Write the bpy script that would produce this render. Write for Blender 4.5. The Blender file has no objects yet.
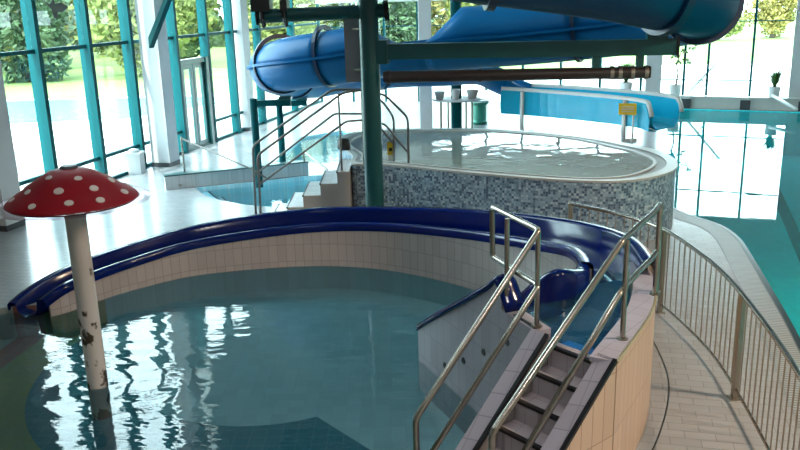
import bpy, bmesh, math, random
from mathutils import Vector, Matrix
from mathutils.geometry import tessellate_polygon
random.seed(4)
PI = math.pi
C = bpy.context.scene.collection
scn = bpy.context.scene

# ------------------------------------------------------------------ camera, sky, sun, fill lights, exposure
cam_d = bpy.data.cameras.new('camera'); cam_d.sensor_width = 36.0; cam_d.lens = 36.8; cam_d.clip_end = 600
cam = bpy.data.objects.new('camera', cam_d); C.objects.link(cam)
_up = Vector((-80, 2975, 818)).normalized()
_fw = Vector((0, 0, -1)); _Y = (_fw - _up * _fw.dot(_up)).normalized(); _X = _Y.cross(_up)
cam.matrix_world = Matrix(((_X.x, _X.y, _X.z, 0), (_Y.x, _Y.y, _Y.z, 0), (_up.x, _up.y, _up.z, 3.6), (0, 0, 0, 1)))
scn.camera = cam

world = bpy.data.worlds.new('sky'); scn.world = world; world.use_nodes = True
wn = world.node_tree; bg = wn.nodes['Background']
bg.inputs['Color'].default_value = (0.74, 0.93, 1.0, 1); bg.inputs['Strength'].default_value = 8.5

def light(name, kind, loc, rot, energy, color, **kw):
    d = bpy.data.lights.new(name, kind); d.energy = energy; d.color = color
    for k, v in kw.items(): setattr(d, k, v)
    o = bpy.data.objects.new(name, d); C.objects.link(o); o.location = loc; o.rotation_euler = rot
    return o
light('sun', 'SUN', (0, -20, 40), (math.radians(48), 0, math.radians(-28)), 6.0, (1.0, 0.93, 0.80), angle=0.02)
# unseen fill lights added high up; the warm one matches light from the right
FILL_LIGHTS = [(-3.5, 4.0, 12, (0.90, 0.97, 1.0)), (0.5, 9.0, 12, (0.90, 0.97, 1.0)), (8.5, 4.5, 240, (1.0, 0.74, 0.50)), (2.5, 1.0, 40, (1.0, 0.92, 0.88))]
for (lx, ly, le, lc) in FILL_LIGHTS:
    light('fill_light', 'AREA', (lx, ly, 7.38), (0, 0, 0), le * 3.0, lc, size=1.0)

scn.view_settings.view_transform = 'Standard'; scn.view_settings.look = 'None'
scn.view_settings.gamma = 1.0; scn.view_settings.use_curve_mapping = False
scn.view_settings.exposure = 0.62
try:
    scn.cycles.use_denoising = True; scn.cycles.max_bounces = 10; scn.cycles.transparent_max_bounces = 24
    scn.cycles.sample_clamp_indirect = 8.0; scn.cycles.diffuse_bounces = 5
except Exception: pass

# ------------------------------------------------------------------ materials
def nt(name):
    m = bpy.data.materials.new(name); m.use_nodes = True
    n = m.node_tree; return m, n, n.nodes['Principled BSDF']
def setp(b, col=None, rough=None, metal=None, coat=None, spec=None):
    if col is not None: b.inputs['Base Color'].default_value = (*col, 1)
    if rough is not None: b.inputs['Roughness'].default_value = rough
    if metal is not None: b.inputs['Metallic'].default_value = metal
    if coat is not None: b.inputs['Coat Weight'].default_value = coat
    if spec is not None: b.inputs['Specular IOR Level'].default_value = spec
def N(t, kind, **kw):
    n = t.nodes.new(kind)
    for k, v in kw.items(): setattr(n, k, v)
    return n
def math_node(t, op, a, b=None):
    n = N(t, 'ShaderNodeMath', operation=op)
    for i, v in enumerate((a, b)):
        if v is None: continue
        if isinstance(v, (int, float)): n.inputs[i].default_value = v
        else: t.links.new(v, n.inputs[i])
    return n.outputs[0]
def mixc(t, fac, a, b):
    n = N(t, 'ShaderNodeMix', data_type='RGBA')
    for sock, v in ((n.inputs[0], fac), (n.inputs[6], a), (n.inputs[7], b)):
        if isinstance(v, tuple): sock.default_value = (*v, 1) if len(v) == 3 else v
        elif isinstance(v, (int, float)): sock.default_value = v
        else: t.links.new(v, sock)
    return n.outputs[2]
def paint(name, col, rough=0.4, metal=0.0, coat=0.0, var=0.08, scale=6.0, spec=None):
    if metal == 0: col = tuple(c * 0.76 for c in col)
    m, t, b = nt(name); setp(b, col, rough, metal, coat, spec)
    nz = N(t, 'ShaderNodeTexNoise'); nz.inputs['Scale'].default_value = scale; nz.inputs['Detail'].default_value = 4
    tc = N(t, 'ShaderNodeTexCoord'); t.links.new(tc.outputs['Object'], nz.inputs['Vector'])
    lo = tuple(c * (1 - var) for c in col); hi = tuple(min(1, c * (1 + var)) for c in col)
    t.links.new(mixc(t, nz.outputs['Fac'], lo, hi), b.inputs['Base Color'])
    return m
def grout(t, vec, sx, sy, w, offset=False):
    """1 on the joints of a grid of sx by sy tiles"""
    sep = N(t, 'ShaderNodeSeparateXYZ'); t.links.new(vec, sep.inputs[0])
    v = math_node(t, 'DIVIDE', sep.outputs[1], sy)
    u = math_node(t, 'DIVIDE', sep.outputs[0], sx)
    if offset:
        row = math_node(t, 'FLOOR', v); u = math_node(t, 'ADD', u, math_node(t, 'MULTIPLY', row, 0.5))
    ju = math_node(t, 'LESS_THAN', math_node(t, 'FRACT', u), w / sx)
    jv = math_node(t, 'LESS_THAN', math_node(t, 'FRACT', v), w / sy)
    cell = N(t, 'ShaderNodeCombineXYZ')
    t.links.new(math_node(t, 'FLOOR', u), cell.inputs[0]); t.links.new(math_node(t, 'FLOOR', v), cell.inputs[1])
    return math_node(t, 'MAXIMUM', ju, jv), cell.outputs[0]
def tiles(name, col, joint, sx, sy, w, rough=0.25, coord='UV', rot=0.0, offset=False, var=0.06, spec=0.5, k=0.76):
    col = tuple(c * k for c in col); joint = tuple(c * k for c in joint)
    m, t, b = nt(name); setp(b, col, rough, spec=spec)
    tc = N(t, 'ShaderNodeTexCoord'); mp = N(t, 'ShaderNodeMapping'); mp.inputs['Rotation'].default_value = (0, 0, rot)
    t.links.new(tc.outputs[coord], mp.inputs['Vector'])
    j, cell = grout(t, mp.outputs[0], sx, sy, w, offset)
    wnz = N(t, 'ShaderNodeTexWhiteNoise', noise_dimensions='2D'); t.links.new(cell, wnz.inputs['Vector'])
    base = mixc(t, wnz.outputs['Value'], tuple(c * (1 - var) for c in col), tuple(min(1, c * (1 + var)) for c in col))
    t.links.new(mixc(t, j, base, joint), b.inputs['Base Color'])
    return m
def glass(name, tint=(0.93, 0.98, 0.97), refl=0.05):
    m, t, b = nt(name); t.nodes.remove(b)
    out = t.nodes['Material Output']; tr = N(t, 'ShaderNodeBsdfTransparent'); tr.inputs[0].default_value = (*tint, 1)
    gl = N(t, 'ShaderNodeBsdfGlossy'); gl.inputs['Roughness'].default_value = 0.0
    lw = N(t, 'ShaderNodeLayerWeight'); lw.inputs['Blend'].default_value = 0.5
    fac = math_node(t, 'ADD', refl * 0.5, math_node(t, 'MULTIPLY', math_node(t, 'POWER', lw.outputs['Facing'], 5.0), 0.35))
    mx = N(t, 'ShaderNodeMixShader'); t.links.new(fac, mx.inputs[0])
    t.links.new(tr.outputs[0], mx.inputs[1]); t.links.new(gl.outputs[0], mx.inputs[2]); t.links.new(mx.outputs[0], out.inputs[0])
    return m
def water(name, tint, bump=0.15, scale=3.0, dist=0.05, stretch=(1, 1, 1), ring=None, rough=0.0, haze=0.0, hazecol=(0.3, 0.5, 0.5), ior=1.33):
    m, t, b = nt(name); t.nodes.remove(b)
    out = t.nodes['Material Output']; tr = N(t, 'ShaderNodeBsdfTransparent'); tr.inputs[0].default_value = (*tint, 1)
    gl = N(t, 'ShaderNodeBsdfGlossy'); gl.inputs['Roughness'].default_value = rough
    tc = N(t, 'ShaderNodeTexCoord'); mp = N(t, 'ShaderNodeMapping'); mp.inputs['Scale'].default_value = stretch
    t.links.new(tc.outputs['Object'], mp.inputs[0])
    nz = N(t, 'ShaderNodeTexNoise'); nz.inputs['Scale'].default_value = scale; nz.inputs['Detail'].default_value = 3
    nz.inputs['Roughness'].default_value = 0.45
    t.links.new(mp.outputs[0], nz.inputs['Vector']); h = nz.outputs['Fac']
    if ring:
        for (cx, cy, wl, amp, fall) in ring:
            vm = N(t, 'ShaderNodeVectorMath', operation='DISTANCE'); t.links.new(tc.outputs['Object'], vm.inputs[0]); vm.inputs[1].default_value = (cx, cy, 0)
            s = math_node(t, 'SINE', math_node(t, 'MULTIPLY', vm.outputs['Value'], 2 * PI / wl))
            env = math_node(t, 'EXPONENT', math_node(t, 'MULTIPLY', vm.outputs['Value'], -1.0 / fall))
            h = math_node(t, 'ADD', h, math_node(t, 'MULTIPLY', math_node(t, 'MULTIPLY', s, env), amp))
    bp = N(t, 'ShaderNodeBump'); bp.inputs['Strength'].default_value = bump; bp.inputs['Distance'].default_value = dist
    t.links.new(h, bp.inputs['Height'])
    fr = N(t, 'ShaderNodeFresnel'); fr.inputs['IOR'].default_value = ior
    t.links.new(bp.outputs[0], gl.inputs['Normal']); t.links.new(bp.outputs[0], fr.inputs['Normal'])
    body = tr.outputs[0]
    if haze:
        df = N(t, 'ShaderNodeBsdfDiffuse'); df.inputs[0].default_value = (*hazecol, 1)
        m2 = N(t, 'ShaderNodeMixShader'); m2.inputs[0].default_value = haze
        t.links.new(tr.outputs[0], m2.inputs[1]); t.links.new(df.outputs[0], m2.inputs[2]); body = m2.outputs[0]
    mx = N(t, 'ShaderNodeMixShader'); t.links.new(fr.outputs[0], mx.inputs[0])
    t.links.new(body, mx.inputs[1]); t.links.new(gl.outputs[0], mx.inputs[2]); t.links.new(mx.outputs[0], out.inputs[0])
    return m

M = {}
M['teal'] = paint('teal_paint', (0.002, 0.095, 0.110), 0.5, spec=0.1)
M['teal_dark'] = paint('dark_teal_paint', (0.006, 0.095, 0.10), 0.32)
M['steel'] = paint('brushed_steel', (0.37, 0.33, 0.29), 0.24, metal=1.0, scale=30)
M['rail_dark'] = paint('dark_backlit_steel', (0.16, 0.15, 0.14), 0.45, metal=0.5, scale=20)  # darker steel: the rails' backlit look is put into the colour
M['steel_dark'] = paint('dull_steel', (0.38, 0.34, 0.29), 0.35, metal=1.0, scale=20)
M['white'] = paint('white_paint', (0.80, 0.82, 0.82), 0.4, var=0.03)
M['concrete'] = paint('pale_concrete', (0.62, 0.64, 0.66), 0.6, var=0.06)
M['skirt'] = paint('dark_skirting', (0.05, 0.06, 0.07), 0.5)
M['ceil'] = paint('ceiling_paint', (0.42, 0.46, 0.48), 0.8, var=0.03)
M['wall'] = paint('wall_paint', (0.66, 0.70, 0.70), 0.8, var=0.03)
M['blue'] = paint('deep_blue_gelcoat', (0.001, 0.011, 0.14), 0.15, coat=0.0, spec=0.35, var=0.12, scale=2)
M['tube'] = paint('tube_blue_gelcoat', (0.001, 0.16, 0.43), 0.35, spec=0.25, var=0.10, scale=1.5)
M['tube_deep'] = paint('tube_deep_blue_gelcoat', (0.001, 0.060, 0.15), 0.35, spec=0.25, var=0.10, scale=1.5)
M['flange'] = paint('flange_dark_blue', (0.004, 0.03, 0.09), 0.35)
M['cyan'] = paint('cyan_gelcoat', (0.01, 0.52, 0.82), 0.2, coat=0.3)
M['pipe'] = paint('dark_brown_pipe', (0.045, 0.035, 0.035), 0.35)
M['grey_panel'] = paint('grey_panel', (0.30, 0.30, 0.33), 0.5)
M['yellow'] = paint('yellow_sign', (0.85, 0.55, 0.02), 0.4)
M['black'] = paint('black_plastic', (0.012, 0.012, 0.014), 0.4)
M['glass'] = glass('window_glass')
M['acrylic'] = glass('clear_acrylic', (0.93, 0.86, 0.90))
M['floor'] = tiles('floor_tiles', (0.44, 0.455, 0.475), (0.32, 0.33, 0.34), 0.25, 0.125, 0.008, 0.22, 'Object', 0.25, True, 0.05)
M['wall_tile'] = tiles('pale_wall_tiles', (0.62, 0.53, 0.50), (0.42, 0.37, 0.36), 0.125, 0.25, 0.008, 0.2)
M['outer_tile'] = tiles('cream_wall_tiles', (0.72, 0.54, 0.41), (0.42, 0.29, 0.21), 0.125, 0.50, 0.008, 0.3)
M['step_tile'] = tiles('step_tiles', (0.54, 0.47, 0.50), (0.36, 0.31, 0.33), 0.15, 0.15, 0.006, 0.3, 'Object', 0.69)
M['white_tile'] = tiles('white_step_tiles', (0.78, 0.78, 0.80), (0.62, 0.62, 0.64), 0.125, 0.125, 0.006, 0.25, 'Object')
M['coping'] = tiles('lilac_coping_tiles', (0.52, 0.48, 0.56), (0.34, 0.31, 0.37), 0.15, 0.15, 0.006, 0.28, 'Object', 0.69)
M['nosing'] = paint('black_nosing_tile', (0.012, 0.012, 0.016), 0.3)
M['gold_trim'] = paint('brass_edge_trim', (0.75, 0.62, 0.38), 0.3, metal=0.8)
M['water_kid'] = water('paddling_water', (0.80, 0.93, 0.95), 0.085, 2.6, 0.08, (0.8, 2.2, 1), ring=[(-3.1, 7.58, 0.28, 0.30, 0.6)], haze=0.12, hazecol=(0.06, 0.19, 0.23), ior=1.45)
M['water_big'] = water('swimming_water', (0.70, 0.97, 0.98), 0.04, 1.2, 0.03, haze=0.22, hazecol=(0.01, 0.55, 0.62))
M['water_whirl'] = water('whirlpool_water', (0.86, 0.94, 0.90), 0.09, 2.0, 0.08, ring=[(2.2, 14.3, 0.30, 0.4, 0.6), (0.9, 15.2, 0.3, 0.4, 0.5), (3.0, 13.1, 0.26, 0.35, 0.45)], haze=0.38, hazecol=(0.78, 0.84, 0.77))  # pale haze: bubbles, with the bright reflection put into its colour
M['water_small'] = water('soaking_water', (0.85, 0.97, 0.98), 0.12, 3.0, 0.05)
M['big_floor'] = tiles('turquoise_pool_tiles', (0.03, 0.80, 0.86), (0.02, 0.62, 0.68), 0.25, 0.25, 0.01, 0.4, 'Object', k=1.0)
M['lane'] = paint('dark_lane_tile', (0.01, 0.09, 0.13), 0.4)
M['small_floor'] = tiles('light_blue_pool_tiles', (0.52, 0.84, 0.92), (0.8, 0.92, 0.95), 0.15, 0.15, 0.012, 0.4, 'Object', k=1.0)
M['grate'] = tiles('gutter_grate', (0.42, 0.44, 0.44), (0.16, 0.17, 0.17), 0.05, 0.6, 0.016, 0.4, 'UV')
M['rim'] = paint('pale_stone_rim', (0.60, 0.60, 0.58), 0.3)

def mosaic():
    m, t, b = nt('blue_grey_mosaic'); setp(b, rough=0.28)
    tc = N(t, 'ShaderNodeTexCoord'); j, cell = grout(t, tc.outputs['UV'], 0.038, 0.038, 0.004)
    w = N(t, 'ShaderNodeTexWhiteNoise', noise_dimensions='2D'); t.links.new(cell, w.inputs['Vector'])
    r = N(t, 'ShaderNodeValToRGB'); r.color_ramp.interpolation = 'CONSTANT'
    cs = [(0.0, (0.05, 0.10, 0.18)), (0.2, (0.13, 0.22, 0.31)), (0.45, (0.23, 0.36, 0.48)), (0.7, (0.31, 0.44, 0.55)), (0.9, (0.42, 0.54, 0.62))]
    el = r.color_ramp.elements; el[0].position = 0; el[0].color = (*cs[0][1], 1); el[1].position = cs[1][0]; el[1].color = (*cs[1][1], 1)
    for p, c in cs[2:]:
        e = el.new(p); e.color = (*c, 1)
    t.links.new(w.outputs['Value'], r.inputs[0])
    t.links.new(mixc(t, j, r.outputs[0], (0.24, 0.30, 0.34)), b.inputs['Base Color'])
    return m
M['mosaic'] = mosaic()

def pool_floor_mat():
    m, t, b = nt('paddling_pool_tiles'); setp(b, rough=0.45)
    tc = N(t, 'ShaderNodeTexCoord'); vec = tc.outputs['Object']
    sep = N(t, 'ShaderNodeSeparateXYZ'); t.links.new(vec, sep.inputs[0]); x, y = sep.outputs[0], sep.outputs[1]
    def disc(cx, cy, r):
        d = N(t, 'ShaderNodeVectorMath', operation='DISTANCE'); cb = N(t, 'ShaderNodeCombineXYZ')
        t.links.new(x, cb.inputs[0]); t.links.new(y, cb.inputs[1]); t.links.new(cb.outputs[0], d.inputs[0]); d.inputs[1].default_value = (cx, cy, 0)
        return math_node(t, 'LESS_THAN', d.outputs['Value'], r)
    light_c, dark_c, olive, red, grey = (0.42, 0.64, 0.68), (0.012, 0.16, 0.23), (0.25, 0.29, 0.09), (0.33, 0.10, 0.07), (0.36, 0.40, 0.38)
    xs = math_node(t, 'SUBTRACT', x, math_node(t, 'MULTIPLY', math_node(t, 'SUBTRACT', y, 9.5), 0.13))
    col = mixc(t, math_node(t, 'LESS_THAN', xs, -4.60), olive, red)
    col = mixc(t, math_node(t, 'LESS_THAN', xs, -4.94), col, grey)
    col = mixc(t, disc(-1.4, 8.79, 2.77), col, dark_c)
    # right of a straight joint the floor is pale again
    side = math_node(t, 'GREATER_THAN', math_node(t, 'ADD', math_node(t, 'MULTIPLY', x, 0.63), math_node(t, 'MULTIPLY', y, 0.53)), 0.63 * -0.91 + 0.53 * 7.46)
    col = mixc(t, side, col, light_c)
    col = mixc(t, disc(-1.56, 8.80, 1.52), col, light_c)
    far = math_node(t, 'GREATER_THAN', y, 9.2); inx = math_node(t, 'GREATER_THAN', x, -3.9)
    col = mixc(t, math_node(t, 'MULTIPLY', far, inx), col, light_c)
    j, cell = grout(t, vec, 0.15, 0.15, 0.010)
    w = N(t, 'ShaderNodeTexWhiteNoise', noise_dimensions='2D'); t.links.new(cell, w.inputs['Vector'])
    col = mixc(t, math_node(t, 'MULTIPLY', w.outputs['Value'], 0.18), col, (0.10, 0.22, 0.24))
    col = mixc(t, math_node(t, 'MULTIPLY', j, 0.22), col, (0.30, 0.40, 0.40))
    t.links.new(col, b.inputs['Base Color'])
    return m
M['kid_floor'] = pool_floor_mat()

def birch():
    m, t, b = nt('stained_white_post'); setp(b, rough=0.4)
    tc = N(t, 'ShaderNodeTexCoord'); nz = N(t, 'ShaderNodeTexNoise'); nz.inputs['Scale'].default_value = 7; nz.inputs['Detail'].default_value = 3
    mp = N(t, 'ShaderNodeMapping'); mp.inputs['Scale'].default_value = (1, 1, 0.8); t.links.new(tc.outputs['Object'], mp.inputs[0]); t.links.new(mp.outputs[0], nz.inputs['Vector'])
    sep = N(t, 'ShaderNodeSeparateXYZ'); t.links.new(tc.outputs['Object'], sep.inputs[0])
    # dirt grows towards the foot of the post
    dirt = math_node(t, 'MULTIPLY', math_node(t, 'SUBTRACT', 1.3, sep.outputs[2]), 0.09)
    f = math_node(t, 'ADD', nz.outputs['Fac'], dirt)
    r = N(t, 'ShaderNodeValToRGB'); r.color_ramp.elements[0].position = 0.61; r.color_ramp.elements[0].color = (0.62, 0.58, 0.55, 1)
    r.color_ramp.elements[1].position = 0.66; r.color_ramp.elements[1].color = (0.06, 0.045, 0.03, 1)
    t.links.new(f, r.inputs[0]); t.links.new(r.outputs[0], b.inputs['Base Color'])
    return m
M['birch'] = birch()
M['red'] = paint('red_gelcoat', (0.27, 0.001, 0.009), 0.5, var=0.15, spec=0.2)
M['spot'] = paint('cream_spot', (0.66, 0.60, 0.56), 0.4)
M['grass'] = paint('lawn', (0.17, 0.27, 0.06), 0.9, var=0.25, scale=0.5)
M['paving'] = paint('pale_paving', (0.62, 0.60, 0.58), 0.8, var=0.05, scale=0.6)
M['outpool'] = paint('outdoor_pool_blue', (0.16, 0.42, 0.44), 0.2)
M['leafA'] = paint('leaf_yellow_green', (0.15, 0.19, 0.035), 0.7, var=0.4, scale=0.8)
M['leafB'] = paint('leaf_dark_green', (0.045, 0.10, 0.035), 0.7, var=0.4, scale=0.8)
M['leafC'] = paint('leaf_gold', (0.26, 0.22, 0.05), 0.7, var=0.3, scale=0.8)
M['bark'] = paint('bark', (0.10, 0.08, 0.06), 0.9)
M['leafP'] = paint('house_plant_leaf', (0.05, 0.16, 0.03), 0.5, var=0.3)
M['soil'] = paint('soil', (0.04, 0.03, 0.02), 0.9)

# ------------------------------------------------------------------ helpers
def link(o, label=None, cat=None, group=None, kind=None):
    if label: o['label'] = label
    if cat: o['category'] = cat
    if group: o['group'] = group
    if kind: o['kind'] = kind
    return o
def thing(name, loc, label, cat, group=None):
    o = bpy.data.objects.new(name, None); C.objects.link(o); o.location = loc; o.empty_display_size = 0.1
    link(o, label, cat, group); return o
def build(name, bm, mat, parent=None, smooth=False, keep=False, **kw):
    """one mesh object; vertices are given in world space"""
    if not keep: bmesh.ops.recalc_face_normals(bm, faces=bm.faces)
    me = bpy.data.meshes.new(name)
    if parent is not None:
        off = parent.location.copy(); p = parent.parent
        while p: off += p.location; p = p.parent
        bmesh.ops.translate(bm, verts=bm.verts, vec=-off)
    bm.to_mesh(me); bm.free()
    mats = mat if isinstance(mat, (list, tuple)) else [mat]
    for m_ in mats: me.materials.append(m_)
    if smooth:
        for p in me.polygons: p.use_smooth = True
    o = bpy.data.objects.new(name, me); C.objects.link(o)
    if parent is not None: o.parent = parent
    link(o, **kw); return o
def smooth_by_angle(o, ang=40):
    me = o.data
    for p in me.polygons: p.use_smooth = True
    bm = bmesh.new(); bm.from_mesh(me)
    for e in bm.edges:
        if len(e.link_faces) == 2 and e.calc_face_angle(0) > math.radians(ang): e.smooth = False
    bm.to_mesh(me); bm.free(); return o
def NB(): return bmesh.new()
def V(*a): return Vector(a)
def box(bm, x0, x1, y0, y1, z0, z1):
    vs = [bm.verts.new((x, y, z)) for z in (z0, z1) for x, y in ((x0, y0), (x1, y0), (x1, y1), (x0, y1))]
    for f in ((3, 2, 1, 0), (4, 5, 6, 7), (0, 1, 5, 4), (1, 2, 6, 5), (2, 3, 7, 6), (3, 0, 4, 7)): bm.faces.new([vs[i] for i in f])
def obox(bm, p0, p1, th, z0, z1, side=0.0):
    """upright slab along the plan segment p0-p1"""
    a = Vector((p0[0], p0[1], 0)); b = Vector((p1[0], p1[1], 0)); d = (b - a).normalized(); n = Vector((-d.y, d.x, 0))
    s0, s1 = n * (side - th / 2), n * (side + th / 2)
    prism(bm, [(a + s0)[:2], (b + s0)[:2], (b + s1)[:2], (a + s1)[:2]], z0, z1)
def prism(bm, poly, z0, z1):
    n = len(poly)
    zz0 = z0 if isinstance(z0, (list, tuple)) else [z0] * n
    zz1 = z1 if isinstance(z1, (list, tuple)) else [z1] * n
    lo = [bm.verts.new((p[0], p[1], zz0[i])) for i, p in enumerate(poly)]
    hi = [bm.verts.new((p[0], p[1], zz1[i])) for i, p in enumerate(poly)]
    for i in range(n):
        j = (i + 1) % n; bm.faces.new((lo[i], lo[j], hi[j], hi[i]))
    for tri in tessellate_polygon([[Vector((p[0], p[1], 0)) for p in poly]]):
        bm.faces.new([hi[i] for i in tri]); bm.faces.new([lo[i] for i in reversed(tri)])
def flat(bm, loops, z):
    """flat face with holes"""
    vs = [[Vector((p[0], p[1], 0)) for p in lp] for lp in loops]; allv = []
    for lp in vs: allv += [bm.verts.new((p.x, p.y, z)) for p in lp]
    for tri in tessellate_polygon(vs):
        f = bm.faces.new([allv[i] for i in tri]); f.normal_update()
        if f.normal.z < 0: f.normal_flip()
def cr(pts, n=8, closed=False):
    """smooth curve through points of any dimension"""
    P_ = [tuple(map(float, p)) for p in pts]; L = len(P_); out = []
    segs = L if closed else L - 1
    for i in range(segs):
        if closed: a, b, c, d = P_[(i - 1) % L], P_[i], P_[(i + 1) % L], P_[(i + 2) % L]
        else: a, b, c, d = P_[max(i - 1, 0)], P_[i], P_[i + 1], P_[min(i + 2, L - 1)]
        for k in range(n):
            t = k / n
            out.append(tuple(0.5 * (2 * b[q] + (c[q] - a[q]) * t + (2 * a[q] - 5 * b[q] + 4 * c[q] - d[q]) * t * t + (3 * b[q] - a[q] - 3 * c[q] + d[q]) * t ** 3) for q in range(len(b))))
    if not closed: out.append(P_[-1])
    return out
def tube(bm, pts, r, seg=10, caps=True):
    pts = [Vector(p) for p in pts]; n = len(pts); rings = []
    rr = r if isinstance(r, (list, tuple)) else [r] * n
    tan = []
    for i in range(n):
        t = (pts[min(i + 1, n - 1)] - pts[max(i - 1, 0)])
        if 0 < i < n - 1: t = (pts[i + 1] - pts[i]).normalized() + (pts[i] - pts[i - 1]).normalized()
        tan.append(t.normalized())
    ref = Vector((0, 0, 1)) if abs(tan[0].z) < 0.9 else Vector((1, 0, 0))
    u = tan[0].cross(ref).normalized()
    for i in range(n):
        u = (u - tan[i] * u.dot(tan[i])).normalized(); v = tan[i].cross(u)
        k = 1.0
        if 0 < i < n - 1:
            c = (pts[i] - pts[i - 1]).normalized().dot(tan[i]); k = 1 / max(c, 0.5)
        rings.append([bm.verts.new(pts[i] + (u * math.cos(2 * PI * q / seg) + v * math.sin(2 * PI * q / seg)) * rr[i] * (1 + (k - 1) * 0.5)) for q in range(seg)])
    for a, b in zip(rings, rings[1:]):
        for q in range(seg): bm.faces.new((a[q], a[(q + 1) % seg], b[(q + 1) % seg], b[q]))
    if caps: bm.faces.new(rings[0][::-1]); bm.faces.new(rings[-1])
def bend(pts, rad=0.06, n=4):
    """round the corners of a polyline"""
    pts = [Vector(p) for p in pts]; out = [pts[0]]
    for a, b, c in zip(pts, pts[1:], pts[2:]):
        r1 = min(rad, (a - b).length * 0.45, (c - b).length * 0.45)
        s, e = b + (a - b).normalized() * r1, b + (c - b).normalized() * r1
        for k in range(n + 1):
            t = k / n; out.append(s * (1 - t) ** 2 + b * 2 * t * (1 - t) + e * t * t)
    out.append(pts[-1]); return out
def lathe(bm, prof, c, seg=32, cap=False):
    rings = []
    for (r, z) in prof:
        if r < 1e-4: rings.append([bm.verts.new((c[0], c[1], c[2] + z))])
        else: rings.append([bm.verts.new((c[0] + r * math.cos(2 * PI * q / seg), c[1] + r * math.sin(2 * PI * q / seg), c[2] + z)) for q in range(seg)])
    for a, b in zip(rings, rings[1:]):
        for q in range(seg):
            q2 = (q + 1) % seg
            if len(a) == 1 and len(b) == 1: continue
            if len(a) == 1: bm.faces.new((a[0], b[q2], b[q]))
            elif len(b) == 1: bm.faces.new((a[q], a[q2], b[0]))
            else: bm.faces.new((a[q], a[q2], b[q2], b[q]))
    if cap:
        for rg in (rings[0], rings[-1]):
            if len(rg) > 1: bm.faces.new(rg)
def cyl(bm, c, r, z0, z1, seg=24, r2=None):
    lathe(bm, [(0, z0), (r, z0), (r if r2 is None else r2, z1), (0, z1)], (c[0], c[1], 0), seg)
def skin(bm, rows, closed_section=False, uv=None):
    """loft quads between equal-length rows of points; uv(i, j) optional"""
    lay = bm.loops.layers.uv.verify() if uv else None
    vs = [[bm.verts.new(p) for p in row] for row in rows]; m_ = len(rows[0])
    for i in range(len(rows) - 1):
        for j in range(m_ if closed_section else m_ - 1):
            j2 = (j + 1) % m_
            f = bm.faces.new((vs[i][j], vs[i + 1][j], vs[i + 1][j2], vs[i][j2]))
            if uv:
                for lp, (a, b) in zip(f.loops, ((i, j), (i + 1, j), (i + 1, j + 1), (i, j + 1))): lp[lay].uv = uv(a, b)
    return vs
def strip_wall(bm, path, z0, z1, th=0.0):
    """wall along a plan path with arc-length / height UVs; th>0 gives it a back and a top"""
    n = len(path); zz0 = z0 if isinstance(z0, list) else [z0] * n; zz1 = z1 if isinstance(z1, list) else [z1] * n
    s = [0.0]
    for a, b in zip(path, path[1:]): s.append(s[-1] + math.hypot(b[0] - a[0], b[1] - a[1]))
    if th == 0:
        rows = [[(p[0], p[1], zz0[i]), (p[0], p[1], zz1[i])] for i, p in enumerate(path)]
        skin(bm, rows, uv=lambda i, j: (s[i], rows[i][j][2])); return
    back = offset(path, th)
    rows = [[(p[0], p[1], zz0[i]), (p[0], p[1], zz1[i]), (back[i][0], back[i][1], zz1[i]), (back[i][0], back[i][1], zz0[i])] for i, p in enumerate(path)]
    hh = lambda i, j: (zz0[i], zz1[i], zz1[i] + th, zz1[i] * 2 + th - zz0[i], 2 * zz1[i] + 2 * th - zz0[i])[j]
    vs = skin(bm, rows, True, uv=lambda i, j: (s[i], hh(i, j)))
    bm.faces.new(vs[0]); bm.faces.new(vs[-1][::-1])
def offset(path, d):
    out = []
    for i, p in enumerate(path):
        a, b = path[max(i - 1, 0)], path[min(i + 1, len(path) - 1)]
        tx, ty = b[0] - a[0], b[1] - a[1]; l = math.hypot(tx, ty) or 1
        out.append((p[0] - ty / l * d, p[1] + tx / l * d))
    return out

# ------------------------------------------------------------------ building shell
XW = lambda y: -6.28 + 0.2523 * (y - 17.22)          # line of the glazed left wall
A_, B_, C_, D_, E_, F_ = (XW(-5), -5.0), (XW(30.9), 30.9), (3.2, 29.6), (9.3, 26.8), (15.5, 23.94), (15.5, -5.0)

kid_back = cr([(-4.42, 9.62), (-3.95, 10.2), (-3.3, 10.72), (-2.5, 11.05), (-1.46, 11.2), (-0.35, 10.95), (0.75, 10.2), (1.5, 9.25), (1.78, 8.6), (1.80, 8.05), (1.66, 7.55)], 4)
kid_back = [(q[0] * 1.0 + (q[0] + 1.5) * 0.04, q[1] + (q[1] - 8.1) * 0.04 + 0.08) for q in kid_back]
kid_hole = [(-4.95, 9.70)] + kid_back + [(1.5, 7.2), (1.05, 6.5), (1.02, 5.93), (0.0, 5.05), (-1.0, 3.6), (-4.5, 3.6), (-6.2, 6.0), (-6.2, 9.2)]
big_edge = cr([(4.62, 14.3), (4.87, 13.24), (5.13, 12.55), (5.12, 11.8), (4.93, 10.9), (4.62, 9.6), (4.31, 8.34), (3.86, 6.71), (3.3, 4.6)], 5)
big_hole = [(9.05, 26.36), (8.5, 25.2), (7.4, 22.6), (6.4, 19.6), (5.4, 16.4)] + big_edge + [(13.5, 4.6), (13.5, 24.30)]
small_arc = cr([(-4.18, 16.45), (-3.75, 15.6), (-3.05, 14.95), (-2.35, 14.6), (-1.4, 14.55)], 5)
small_hole = small_arc + [(-1.4, 17.35), (-2.05, 17.30), (-3.04, 16.82)]
back_hole = [(-2.9, 19.0), (-1.2, 18.6), (0.2, 21.5), (-1.6, 23.6), (-2.7, 22.6)]
bm = NB(); flat(bm, [[A_, F_, E_, D_, C_, B_], kid_hole, big_hole, small_hole, back_hole], 0.0)
build('floor', bm, M['floor'], kind='structure')
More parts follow.
